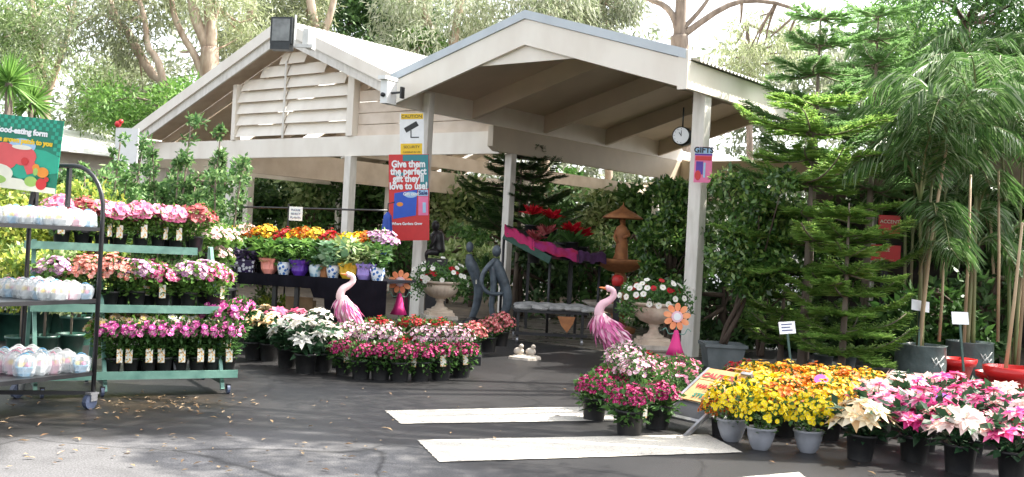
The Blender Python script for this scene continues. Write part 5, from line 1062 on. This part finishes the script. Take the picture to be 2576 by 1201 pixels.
for args, xp, off in ((('patterned plum trough with dark violet leaves at the left of the table', 'trough', 'ceramic_plum', None, None, 'lf_plum', None, .08, .05, .14, 130), 618, .16), (('pot in salmon wrapping with lime leaves, right of the plum trough', 'plain', 'salmon_wrap', 1, 'salmon_wrap', 'lf_fresh', None, .12, .06, .2, 60), 676, .13),
                      (('small blue and white ceramic pot right of the salmon wrapping', 'round', 'ceramic_blue', None, None, 'lf_plant', None, .07, .035, .15, 50), 714, .12), (('pot in deep purple wrapping with pale green foliage on the black table', 'plain', 'purple_wrap', 1, 'purple_wrap', 'lf_fresh', None, .09, .04, .26, 110), 752, .14),
                      (('pale blue glazed pot with leafy plant in the middle of the table', 'round', 'ceramic_pale', None, None, 'lf_plant', None, .09, .05, .24, 80), 794, .16), (('small terracotta pot tucked between the two glazed pots', 'plain', 'terracotta', None, None, 'lf_round', None, .07, .06, .15, 40), 818, .18),
                      (('blue and white ceramic pot with round grey-green leaves on the table', 'round', 'ceramic_blue', None, None, 'lf_round', None, .12, .11, .26, 60), 838, .12), (('pot in bright yellow wrapping with striped pale leaves on the table', 'plain', 'yellow_wrap', 1, 'yellow_wrap', 'lf_vari', None, .13, .04, .28, 80), 876, .13),
                      (('pot in lavender wrapping near the right end of the table', 'plain', 'lavender_wrap', 1, 'lavender_wrap', 'lf_vari', None, .10, .05, .2, 60), 916, .14), (('blue and white ceramic pot at the right end of the table', 'round', 'ceramic_blue', None, None, 'lf_plant', None, .09, .05, .24, 70), 950, .13)):
    r = wrapped(*args[:5], **dict(zip(('lm', 'fl_', 'L', 'Wd', 'H_', 'nl'), args[5:]))); r['group'] = 'pots along the front of the table'; r.location = TB(xp, off).tolist(); r.scale = (1.15,)*3
i = 0
pk('gp', wrapped('', 'plain', 'black_plastic', None, None, 'lf_plant', None, .09, .05, .24, 110, name='leafy_pot')); DS_['gp'] = 'dark green leafy pot'
pk('gf', wrapped('', 'plain', 'black_plastic', None, None, 'lf_fresh', None, .09, .045, .24, 110, name='leafy_pot')); DS_['gf'] = 'pale green leafy pot'
cnt = {}
for xp, k_ in ((585, 'gf'), (625, 'gp'), (660, 'gf'), (700, 'gp'), (735, 'gp'), (770, 'gf'), (805, 'gp'), (845, 'gf'), (880, 'gp'), (915, 'gf'), (948, 'gp')):
    cnt[k_] = cnt.get(k_, 0)+1; PR[k_].put(TB(xp, .36), rnd.uniform(0, 6), '%s, middle line of the table, %s of its kind from left' % (DS_[k_], ORD[cnt[k_]-1]), 'leafy pots in the middle of the table', 1.2)
for k_, c_, l_ in (('tg', 'gold', 'golden orange flowers'), ('tr', 'red', 'deep red flowers'), ('ty', 'yellow', 'yellow flowers'), ('to', 'orange', 'orange flowers')):
    pk(k_, flower_plant('azalea', c_, eye='fl_eye_dark')); DS_[k_] = l_
pk('tp', flower_plant('lily', 'blush')); DS_['tp'] = 'pale pink flowers'; pk('tm', flower_plant('lily', 'mauve')); DS_['tm'] = 'mauve striped lilies'
cnt = {}
for xp, k_, dz in ((585, 'tg', -.02), (612, 'tp', .06), (640, 'to', -.02), (668, 'tg', .08), (712, 'tr', .0), (738, 'ty', -.02), (765, 'to', .08), (790, 'tg', .06), (828, 'tr', .02), (870, 'ty', -.03), (895, 'ty', -.0), (915, 'to', .03), (938, 'tm', .06), (962, 'tm', .08)):
    cnt[k_] = cnt.get(k_, 0)+1; PR[k_].put(TB(xp, .66, .145), rnd.uniform(-.3, .3), '%s on the table back tier, %s of its colour from left' % (DS_[k_], ORD[cnt[k_]-1]), 'flowers on the back tier of the table', 1.0+dz)
# under and around the table
for x, y, D, lm, lb in ((575, 765, 13.3, 'lf_hedge', 'at the left'), (640, 760, 13.5, 'lf_vari', 'in the middle'), (690, 775, 13.3, 'lf_hedge', 'at the right')):
    c = Y(x, y, D); r = thing('leafy_plant', 'yellow-green variegated plant under the black table, '+lb, 'plant', (c[0], c[1], 0), 0, 'variegated plants under the table'); mb = MB(); tub(mb, .13, .2); mb.build('pot', 'black_plastic', r)
    mb = MB(); crown(mb, [(rnd.uniform(-.18, .18), rnd.uniform(-.1, .1), c[2]+rnd.uniform(-.18, .14)) for _ in range(9)], [.13]*9, 700, .06, .035, 0); mb.build('foliage', lm, r)
c = Y(757, 768, 13.2); r = thing('cardboard_box', 'open brown cardboard box standing under the black table', 'box', (c[0], c[1], 0)); mb = MB(); zt_ = c[2]+.06
mb.box((-.17, -.12, zt_-.19), (.17, .12, zt_)); mb.box((-.17, -.125, zt_), (.17, -.12, zt_+.05)); mb.build('box_body', 'card_box', r); mb = MB(); mb.box((-.16, -.11, 0), (.16, .11, zt_-.19)); mb.build('crate', 'black', r)
for x, y, k_, wh in ((608, 760, 'kr', 'under the left end of the table'),): raised(x, y, 12.6, k_, .42, wh)

# ================================================================== URNS
def urn(label, base, sc, ped, label_mat='stone'):
    r = thing('garden_urn', label, 'urn', base, rnd.uniform(0, .3), None, sc); mb = MB(); sq = lambda a, k_: 1/np.maximum(np.abs(np.cos(a)), np.abs(np.sin(a)))
    z = 0
    if ped: mb.lathe([(.20, 0), (.20, .05), (.175, .06), (.175, ped-.09), (.22, ped-.07), (.235, ped-.05), (.235, ped), (.001, ped)], 32, 0, False, cap=False, mod=sq); mb.build('pedestal', 'stone_pale', r); mb = MB(); z = ped
    mb.lathe([(.19, z), (.19, z+.045), (.165, z+.05), (.165, z+.08), (.001, z+.08)], 32, 0, False, cap=False, mod=sq); mb.build('plinth', label_mat, r)
    mb = MB(); z += .08; mb.lathe([(.125, z), (.12, z+.03), (.075, z+.05), (.055, z+.09), (.05, z+.12), (.075, z+.14), (.06, z+.155), (.08, z+.165)], 32, cap=False)
    mb.build('stem', label_mat, r); mb = MB(); z += .165
    prof = [(.08, z), (.16, z+.03), (.225, z+.08), (.255, z+.14), (.25, z+.19), (.24, z+.205)]
    mb.lathe(prof, 96, cap=False, mod=lambda a, k: 1+(.030*np.abs(np.sin(14*a)) if 0 < k < 5 else 0)); mb.lathe([(.24, z+.205), (.275, z+.22), (.29, z+.24), (.275, z+.255), (.24, z+.25), (.22, z+.19), (.001, z+.19)], 40, cap=False); mb.build('bowl', label_mat, r)
    zt_ = z+.22; fo = MB(); n_ = 520; cs = [(rnd.uniform(-.33, .33), rnd.uniform(-.2, .2), zt_+rnd.uniform(-.02, .24)) for _ in range(18)]+[(.32*s_, -.05, zt_-.03) for s_ in (-1, 1)]+[(-.36, -.1, zt_-.12)]
    crown(fo, cs, [.15]*len(cs), 1500, .055, .03, .1); fo.build('foliage', 'lf_plant', r)
    for nm, mt, n_, ey in (('white_flowers', 'fl_white', 34, 'fl_eye_green'), ('red_flowers', 'fl_red', 14, 'fl_eye_dark')):
        P, d = dome_pts(n_, .42 if nm[0] == 'w' else .26, .25, zt_+.09, -.4); P[:, 1] -= .03; mb = MB(); blooms(mb, P, d+np.array([0, -.5, .2]), .040, 5, 1.0, .2); eyes(mb, P+np.array([0, -.004, 0]), d+np.array([0, -.5, .2]), .008); mb.build(nm, [mt, ey], r)
    return r
urn('fluted stone urn of white and red petunias beside the tall right post', G(1640, 918), 1.04, .25)
urn('stone urn of red and white flowers on a square pedestal behind the centre display', (*Y(1110, 700, 14.6)[:2], 0), .95, .40)

# ================================================================== FLAMINGOS
def flamingo(label, base, sc, rz, seed, steep=1.0, neckmat='pink_pale'):
    rr = np.random.default_rng(seed); r = thing('flamingo_ornament', label, 'garden ornament', base, rz, 'metal flamingos', sc)
    # local: beak to -x, body slopes to +x
    body = smooth_path([(-.10, 0, .66), (-.10, 0, .58), (-.05, 0, .49), (.03, 0, .39), (.12, 0, .27), (.20, 0, .17), (.25, 0, .11)], 20); body[:, 0] = -.06+(body[:, 0]+.06)*steep
    mb = MB(); mb.tube(body, np.array([.035, .055, .075, .09, .105, .115, .122, .125, .125, .122, .118, .112, .105, .097, .087, .075, .062, .048, .03, .015]), 16)
    neck = smooth_path([(-.085, 0, .56), (-.13, 0, .65), (-.10, 0, .745), (-.02, 0, .80), (.035, 0, .86), (.02, 0, .925), (-.035, 0, .945), (-.06, 0, .94)], 24)
    mb.tube(neck, np.interp(np.linspace(0, 1, 24), [0, .2, .5, .8, .9, 1], [.07, .056, .04, .034, .042, .026]), 12); mb.build('body', neckmat, r)
    mb = MB(); mb.tube(smooth_path([(-.055, 0, .945), (-.10, 0, .95), (-.145, 0, .955)], 6), [.018, .016, .013, .010, .007, .003], 8); mb.build('beak', 'beak', r)
    mb = MB(); mb.ball((-.03, -.031, .95), .006); mb.ball((-.03, .031, .95), .006); mb.build('eye', 'ink_black', r)
    for y in (-.035, .04):
        mb = MB(); mb.tube([(.03, y, .38), (.035, y, .20), (.03, y, .015)], [.012, .009, .008], 7); mb.kites(np.tile([.03, y, .012], (3, 1)), np.array([[-1, .4, 0], [-1, 0, 0], [-1, -.4, 0.]]), np.tile([0, 0, 1.], (3, 1)), .07, .018); mb.build('leg', 'bird_leg', r)
    P = []; D_ = []; N_ = []; L_ = []; m_ = []
    for k in range(300):
        q = rr.uniform(.05, .98); i_ = q*19; i0 = min(int(i_), 18); c = body[i0]+(body[i0+1]-body[i0])*(i_-i0); tan = nrm(body[i0+1]-body[i0]); rad = np.interp(q, [0, .3, .6, 1], [.06, .12, .11, .02])*1.02
        a = rr.uniform(0, 2*PI); up_ = nrm(np.cross(tan, [0, 1, 0])); o_ = np.array([0, 1, 0])*math.cos(a)+up_*math.sin(a); P.append(c+o_*rad); D_.append(nrm(tan+o_*rr.uniform(.25, .65)+np.array([.1, 0, -.1]))); N_.append(o_); L_.append(rr.uniform(.10, .22))
    mb = MB(); mb.kites(np.array(P), np.array(D_), np.array(N_), np.array(L_), .042, 0, .05, .6, .05); mb.build('feathers', 'fl_flamingo', r); return r
paint('blush_white', (.86, .62, .62), .45, .08, 6, .05); leaf('fl_flamingo', [(.60, .08, .28), (.74, .20, .42), (.82, .42, .56), (.84, .64, .70)], .12, .5, .3, .1)
flamingo('pink metal flamingo facing left beside the right urn', G(1527, 925), 1.0, 0, 1)
flamingo('pink metal flamingo with a white neck in front of the black table', (*Y(878, 780, 12.0)[:2], float(max(0, Y(878, 690, 12.0)[2]-.80))), .84, .35, 2, .55, 'blush_white')

# flower-headed garden figures
def figure(label, top, sc, rz):
    r = thing('flower_figure', label, 'garden ornament', (top[0], top[1], 0), rz, 'flower-headed figures', 1); z = top[2]; mb = MB()
    for k in range(9):
        a = 2*PI*k/9+.15; ps = [(.07*math.cos(a)*sc, 0, z+.07*math.sin(a)*sc)]; c = np.array([.115*math.cos(a)*sc, 0, z+.115*math.sin(a)*sc]); t = np.linspace(0, 2*PI, 12, endpoint=False)
        rot = np.array([[math.cos(a), -math.sin(a)], [math.sin(a), math.cos(a)]]); e = np.stack([.052*np.cos(t), .036*np.sin(t)], 1)@rot.T*sc
        mb.prism([(c[0]+x, -.008-.004*(k % 2), c[2]+y) for x, y in e], (0, .006, 0))
    mb.build('petals', 'flower_orange', r); mb = MB(); mb.tube([(0, -.02, z), (0, .0, z)], .068*sc, 22, smooth=False); mb.build('face_disc', 'pink_pale', r); mb = MB(); mb.tube([(0, -.025, z), (0, -.019, z)], .045*sc, 18, smooth=False); mb.build('face', 'card_white', r)
    mb = MB(); mb.lathe([(.022*sc, z-.16*sc), (.035*sc, z-.20*sc), (.05*sc, z-.27*sc), (.075*sc, z-.36*sc), (.115*sc, z-.46*sc), (.001, z-.45*sc)], 20, cap=False, mod=lambda a, k: 1+.05*k*.3*np.sin(6*a)); mb.build('dress', 'dress_pink', r)
    mb = MB(); mb.tube([(0, 0, .0), (0, 0, z-.1*sc)], .007, 6); mb.build('stake', 'green_metal', r)
    for s_ in (-1, 1): MB().tube(smooth_path([(0, 0, z-.19*sc), (s_*.09*sc, -.02, z-.21*sc), (s_*.13*sc, -.03, z-.14*sc), (s_*.17*sc, -.03, z-.17*sc)], 10), .006, 6).build('arm', 'green_metal', r)
    return r
figure('garden figure with an orange flower head and pink dress beside the right urn', Y(1703, 797, 12.3), .98, 0)
figure('garden figure with an orange flower head and pink dress below the gift poster', Y(1007, 709, 13.2), .90, 0)
o = thing('blue_umbrella', 'furled blue cloth umbrella hanging beside the gift poster', 'umbrella', Y(972, 602, 16.2)); mb = MB()
mb.lathe([(.015, .42), (.06, .36), (.085, .1), (.085, -.15), (.06, -.36), (.02, -.42)], 22, cap=True, mod=lambda a, k: 1+.12*np.sin(7*a+k*.4)); mb.build('folded_cloth', 'blue_cloth', o); MB().tube([(0, 0, .40), (0, 0, .55), (.1, 0, .58)], .01, 6).build('hook', 'black', o)

# ================================================================== STATUES AND DEEP DISPLAY
def base_of(x, D): c = Y(x, 640, D); return np.array([c[0], c[1], 0])
# ring figure
DR = 16.6; p_ = DR/FPX
def loc_pts(pts, cx, D, zoff=0): return [((x-cx)*D/FPX, yy, float(Y(x, y, D)[2])) for x, y, yy in pts]
r = thing('abstract_statue', 'blue-grey abstract statue with round head and arms forming a ring', 'statue', base_of(1252, DR))
mb = MB(); mb.ball(loc_pts([(1249, 632, 0)], 1252, DR)[0], .085, 0, 16, (.85, .9, 1.15)); mb.tube(smooth_path(loc_pts([(1248, 650, 0), (1250, 665, 0), (1262, 690, 0), (1276, 725, 0), (1283, 755, 0), (1278, 785, 0), (1264, 805, 0), (1256, 830, 0)], 1252, DR), 22), np.interp(np.linspace(0, 1, 22), [0, .15, .4, .7, 1], [.035, .09, .085, .07, .035]), 12, flat=.7)
mb.tube(smooth_path(loc_pts([(1247, 655, 0), (1232, 668, -.05), (1218, 690, -.08), (1216, 715, -.1), (1228, 733, -.1), (1248, 740, -.08), (1270, 738, -.03)], 1252, DR), 20), np.interp(np.linspace(0, 1, 20), [0, .5, 1], [.045, .035, .028]), 10)
mb.tube(smooth_path(loc_pts([(1240, 670, 0), (1246, 720, 0), (1243, 770, 0), (1252, 812, 0)], 1252, DR), 12), np.interp(np.linspace(0, 1, 12), [0, .5, 1], [.06, .05, .04]), 10); mb.build('figure', 'statue_blue', r)
mb = MB(); mb.lathe([(.2, 0), (.2, .1), (.12, .12), (.06, max(.15, float(Y(1256, 826, DR)[2]))), (.001, .16)], 24, cap=False); mb.build('base', 'statue_dark', r)
r = thing('abstract_statue', 'narrow blue-grey abstract statue standing behind the urn', 'statue', base_of(1198, DR+.6)); D_ = DR+.6
mb = MB(); mb.ball(loc_pts([(1181, 622, 0)], 1198, D_)[0], .075, 0, 14, (.85, .9, 1.2)); mb.tube(smooth_path(loc_pts([(1180, 640, 0), (1184, 660, 0), (1198, 690, 0), (1208, 725, 0), (1206, 765, 0), (1196, 800, 0), (1192, 825, 0)], 1198, D_), 20), np.interp(np.linspace(0, 1, 20), [0, .2, .5, 1], [.04, .10, .08, .04]), 12, flat=.75); mb.build('figure', 'statue_blue', r)
MB().lathe([(.17, 0), (.17, .12), (.05, .2), (.001, .2)], 20, cap=False).build('base', 'statue_dark', r)
# seated dark statue
DD = 17.6; r = thing('seated_statue', 'small black seated statue behind the left urn', 'statue', base_of(1096, DD)); T = lambda pts: loc_pts(pts, 1096, DD)
mb = MB(); mb.ball(T([(1092, 568, 0)])[0], .075, 0, 14, (.9, .9, 1.15)); mb.tube(smooth_path(T([(1093, 580, 0), (1096, 592, .02), (1101, 615, .03), (1102, 636, .03)]), 10), [.035, .06, .10, .115, .115, .11, .105, .11, .12, .10], 12)
for s_ in (-1, 1):
    mb.tube(smooth_path(T([(1096, 594, s_*.10), (1089, 612, s_*.13), (1082, 622, s_*.08)]), 8), np.linspace(.04, .025, 8), 8); mb.tube(smooth_path(T([(1102, 636, s_*.06), (1084, 634, s_*.07-.05), (1072, 640, s_*.07-.08), (1070, 662, s_*.06-.06), (1064, 668, s_*.06-.1)]), 12), np.linspace(.06, .03, 12), 8)
mb.build('figure', 'statue_dark', r); zs_ = T([(1098, 645, 0)])[0][2]; MB().box((-.13, -.12, 0), (.2, .2, zs_-.04)).build('plinth', 'statue_dark', r)
# fountain
DF = 18.0; cx = 1562; r = thing('garden_fountain', 'terracotta fountain with a scalloped bowl, standing figure and parasol top', 'fountain', base_of(cx, DF)); Zf = lambda y: float(Y(cx, y, DF)[2])
mb = MB(); sc_ = lambda a, k: 1+.035*np.abs(np.sin(11*a)); zb = Zf(655); mb.lathe([(.06, zb-.22), (.2, zb-.19), (.42, zb-.07), (.52, zb), (.50, zb+.015), (.36, zb-.05), (.001, zb-.08)], 66, cap=False, mod=sc_); mb.build('bowl', 'terracotta', r)
mb = MB(); mb.lathe([(.30, 0), (.32, .08), (.15, .14), (.1, .25), (.16, .4), (.10, zb-.42), (.13, zb-.3), (.07, zb-.2)], 28, cap=False); mb.build('pedestal', 'terracotta', r)
mb = MB(); zl = .42; mb.lathe([(.12, zl-.1), (.45, zl), (.62, zl+.09), (.60, zl+.10), (.4, zl+.03), (.001, zl)], 66, cap=False, mod=sc_); mb.build('lower_bowl', 'stone_pale', r)
mb = MB(); mb.lathe([(.13, Zf(652)), (.11, Zf(640)), (.10, Zf(615)), (.085, Zf(600)), (.12, Zf(588)), (.09, Zf(572)), (.035, Zf(566)), (.03, Zf(562))], 20, cap=False, mod=lambda a, k: 1+.10*np.sin(3*a+k)); mb.ball((0, 0, Zf(556)), .055, 0, 12, (.9, .9, 1.2)); mb.tube([(.1, -.02, Zf(580)), (.12, -.06, Zf(592)), (.02, -.12, Zf(598))], .025, 8); mb.tube([(-.1, -.02, Zf(580)), (-.13, -.04, Zf(598)), (-.08, -.08, Zf(612))], .025, 8); mb.build('figure', 'terracotta', r)
mb = MB(); mb.lathe([(.03, Zf(545)), (.32, Zf(551)), (.335, Zf(548)), (.22, Zf(536)), (.08, Zf(526)), (.012, Zf(516)), (.001, Zf(508))], 40, cap=False, mod=lambda a, k: 1+.05*np.abs(np.sin(8*a))*(k in (1, 2))); mb.tube([(.06, .06, Zf(620)), (.04, .05, Zf(545))], .015, 6); mb.build('parasol', 'terracotta', r)
o = thing('red_lantern', 'small red lantern tucked under the fountain bowl', 'lantern', Y(1554, 707, 17.2)); mb = MB(); mb.lathe([(.05, -.09), (.09, -.07), (.10, 0), (.09, .07), (.04, .1)], 20); mb.build('globe', 'ink_red', o); MB().box((-.05, -.05, -float(o.location[2])), (.05, .05, -.092)).build('stand', 'black', o)
# cloth covered sloping bench + bromeliads
DC = 17.2; a = Y(1268, 592, DC); b_ = Y(1385, 655, DC-.5); c_ = Y(1510, 664, DC+.3)
r = thing('sloping_bench', 'dark sloping bench with a green edge board behind the flamingo', 'bench', (a[0], a[1], 0)); mb = MB(); A0 = np.array([a[0], a[1], 0])
mb.beam(a-A0, b_-A0, .03, .12); mb.build('edge_board', 'green_dark_metal', r); mb = MB()
mb.add([a-A0+np.array([0, .02, .03]), b_-A0+np.array([0, .02, .03]), c_-A0+np.array([0, 0, -.02]), c_-A0+np.array([.1, 1.0, .1]), a-A0+np.array([0, 1.1, .2])], [(0, 1, 2, 3, 4)]); mb.build('bench_top', 'statue_dark', r)
for q in (a, b_, c_): MB().tube([(q[0]-A0[0], q[1]-A0[1]+.1, 0), (q[0]-A0[0], q[1]-A0[1]+.1, q[2]-.05)], .025, 6).build('leg', 'black', r)
def cloth(label, p0, p1, dpt, mat, seed):
    rr = np.random.default_rng(seed); n_, m_ = 26, 9; r = thing('cloth_heap', label, 'cloth', p0); V = []
    for i in range(n_):
        for j in range(m_):
            q = i/(n_-1); w_ = j/(m_-1); p = (p1-p0)*q; V.append((p[0]+rr.normal()*.008, p[1]-.04+w_*dpt, p[2]+.02+.11*math.sin(PI*min(1, w_*1.1))**.6*(1+.2*math.sin(q*11+w_*5+seed)+.12*math.sin(q*27+w_*9))+rr.normal()*.006-(.05+.02*math.sin(q*15) if j == 0 else 0)))
    MB().add(V, [(i*m_+j, (i+1)*m_+j, (i+1)*m_+j+1, i*m_+j+1) for i in range(n_-1) for j in range(m_-1)], 0, True).build('cloth', mat, r)
cloth('bright magenta crumpled cloth at the high end of the sloping bench', a+np.array([0, 0, .05]), (a*.35+b_*.65)+np.array([0, 0, .05]), .4, 'fabric_rose', 1)
cloth('red crumpled cloth in the middle of the sloping bench', (a*.4+b_*.6)+np.array([0, -.01, .05]), (b_*.45+c_*.55)+np.array([0, 0, .04]), .4, 'fabric_magenta', 2); cloth('dark purple crumpled cloth at the low end of the sloping bench', (b_*.5+c_*.5)+np.array([0, 0, .04]), c_+np.array([.1, 0, .04]), .45, 'fabric_purple', 3)
def bromeliad(col, label=''):
    r = thing('bromeliad', label, 'potted plant'); mb, pm, pz = potmesh('big'); mb.build('pot', pm, r); n_ = 34; a_ = rng.uniform(0, 2*PI, n_); mb = MB()
    mb.kites(np.tile([0, 0, pz], (n_, 1)), np.stack([np.cos(a_), np.sin(a_), rng.uniform(.4, 1.5, n_)], 1), nrm(rng.normal(size=(n_, 3))+np.array([0, 0, 1])), .34, .05, 0, .12); mb.build('foliage', 'lf_plant', r); n_ = 34; a_ = rng.uniform(0, 2*PI, n_); mb = MB()
    mb.kites(np.tile([0, 0, pz+.18], (n_, 1)), np.stack([np.cos(a_), np.sin(a_), rng.uniform(.2, 1.6, n_)], 1), nrm(rng.normal(size=(n_, 3))), .24, .07, 0, .1); mb.build('flowers', 'fl_'+col, r); return r
pk('br', bromeliad('red')); pk('bo', bromeliad('coral'))
for i, (x, y, D, k_, wh) in enumerate(((1338, 535, 18.2, 'br', 'uppermost red bromeliad at the left'), (1385, 545, 18.3, 'br', 'red bromeliad in the middle of the upper row'), (1375, 585, 18.0, 'bo', 'coral bromeliad below the middle red one'), (1440, 578, 18.1, 'br', 'red bromeliad right of the coral one'), (1462, 590, 18.3, 'br', 'rightmost red bromeliad'), (1345, 600, 17.9, 'bo', 'coral bromeliad low at the left'))):
    c = Y(x, y+18, D); PR[k_].put((c[0], c[1], c[2]-.30), rnd.uniform(0, 6), wh+' behind the sloping bench', 'bromeliads behind the sloping bench', 1.1)
s0 = Y(1325, 640, 18.3); r = thing('plant_stand', 'dark tiered stand holding the red bromeliads', 'stand', (s0[0], s0[1], 0)); mb = MB(); zz_ = [float(Y(1385, 563, 18.3)[2])-.32, float(Y(1400, 600, 18)[2])-.32]
mb.box((0, .0, zz_[0]-.03), (.8, .35, zz_[0])); mb.box((.05, -.4, zz_[1]-.03), (1.05, .05, zz_[1])); 
for x in (.04, .78): mb.box((x-.02, .3, 0), (x+.02, .34, zz_[0]-.03)); mb.box((x-.02, -.38, 0), (x+.02, -.34, zz_[1]-.03))
mb.build('frame', 'black', r)
# paver table
DP = 15.4; q0 = Y(1296, 778, DP-.3); q1 = Y(1480, 778, DP-.1); zt_ = float(q0[2]); r = thing('paver_table', 'low dark trolley table of stepping stones in the canopy shade', 'table', (q0[0], q0[1], 0), .05); Lp = q1[0]-q0[0]
mb = MB(); mb.box((0, 0, zt_-.04), (Lp, 1.1, zt_)); mb.box((0, 0, .12), (Lp, .04, .16)); mb.build('frame', 'black', r)
for x in (.05, Lp-.08):
    for y in (.05, 1.0): MB().box((x-.02, y-.02, .09), (x+.02, y+.02, zt_-.041)).build('leg', 'black', r); MB().tube([(x-.015, y, .045), (x+.015, y, .045)], .045, 12, smooth=False).build('castor', 'steel', r)
mb = MB(); mb.lathe([(.135, 0), (.15, .02), (.13, .055), (.05, .07), (.001, .065)], 12, 0, False, cap=False, mod=lambda a, k: 1+.08*np.sin(3*a+1)+.05*np.sin(5*a)); pv = mb.build('stepping_stone', 'paver'); tag(pv, '', 'paving stone'); first = True
for j, ln in enumerate(('front', 'second', 'third', 'rear')):
    for i in range(5 if j % 2 == 0 else 4):
        o = pv if first else pv.copy()
        if not first: COL.objects.link(o)
        first = False; o.location = (q0[0]+.13+i*.235+(.11 if j % 2 else 0), q0[1]+.13+j*.26, zt_+.002); o.rotation_euler = (rnd.uniform(-.05, .12), rnd.uniform(-.06, .06), rnd.uniform(0, 6)); o['label'] = 'rough grey stepping stone, %s from left, %s line of trolley table' % (ORD[i], ln); o['group'] = 'stepping stones on the trolley table'
c = Y(1424, 815, 15.0); r = thing('hanging_cloth', 'brown triangular cloth hanging off the front of the paver table', 'cloth', c); MB().prism([(-.13, 0, .10), (.13, 0, .10), (.10, 0, .0), (.02, 0, -.13), (-.07, 0, -.03)], (0, .02, 0)).build('cloth', 'terracotta', r)
# stone ornament on path
c = G(1320, 903); r = thing('stone_ornament', 'small pale stone group of two birds on the wet path', 'garden ornament', c); mb = MB(); mb.lathe([(.20, 0), (.19, .03), (.1, .05), (.001, .05)], 18, 0, False, cap=False, mod=lambda a, k: 1+.1*np.sin(4*a)); 
for x in (-.08, .07): mb.ball((x, 0, .09), .055, 0, 12, (1.2, .8, .9)); mb.ball((x+.03, -.02, .155), .03, 0, 10); mb.tube([(x+.02, -.01, .11), (x+.03, -.02, .15)], .02, 8)
mb.build('birds', 'stone_pale', r)
# shade trees just outside the frame, their crowns overhang the forecourt from the right
def shade_tree(label, base, cs, n, rad):
    limbs = [([base, base+np.array([-.2, 0, 3.2]), base+np.array([-.4, 0, 5.5])], .28, .2)]
    for c in cs[:7]: limbs.append(([base+np.array([-.3, 0, 4.5]), (base+np.array([0, 0, 5.0])+np.array(c))/2+np.array([0, 0, .5]), c], .12, .04))
    tree(label, limbs, [(np.array(c), rad*rnd.uniform(.7, 1.25)) for c in cs], n, .13, .05, 'lf_gum2', 'bark_grey', .4, twigs=False)

def tg(x, y, z): c = G(x, y); k_ = z/math.tan(math.radians(SUN_EL)); return np.array([c[0]+_h.x*k_, c[1]+_h.y*k_, z])
cs = [tg(rnd.uniform(560, 1480), rnd.uniform(940, 1090), rnd.uniform(6.2, 8.0)) for _ in range(13)]+[tg(rnd.uniform(1000, 1500), rnd.uniform(1150, 1230), rnd.uniform(6, 7.5)) for _ in range(5)]
shade_tree('broad gum tree right of the forecourt whose crown shades the middle asphalt', np.array([10.5, 13.5, 0]), cs, 5200, .62)
cs = [tg(rnd.uniform(-100, 520), rnd.uniform(1000, 1085), rnd.uniform(6.2, 8.0)) for _ in range(9)]+[tg(rnd.uniform(150, 950), rnd.uniform(1085, 1190), rnd.uniform(6.5, 8.0)) for _ in range(5)]
shade_tree('second gum tree beyond the right edge shading the trolley corner', np.array([9.5, 9.0, 0]), cs, 3000, .45)
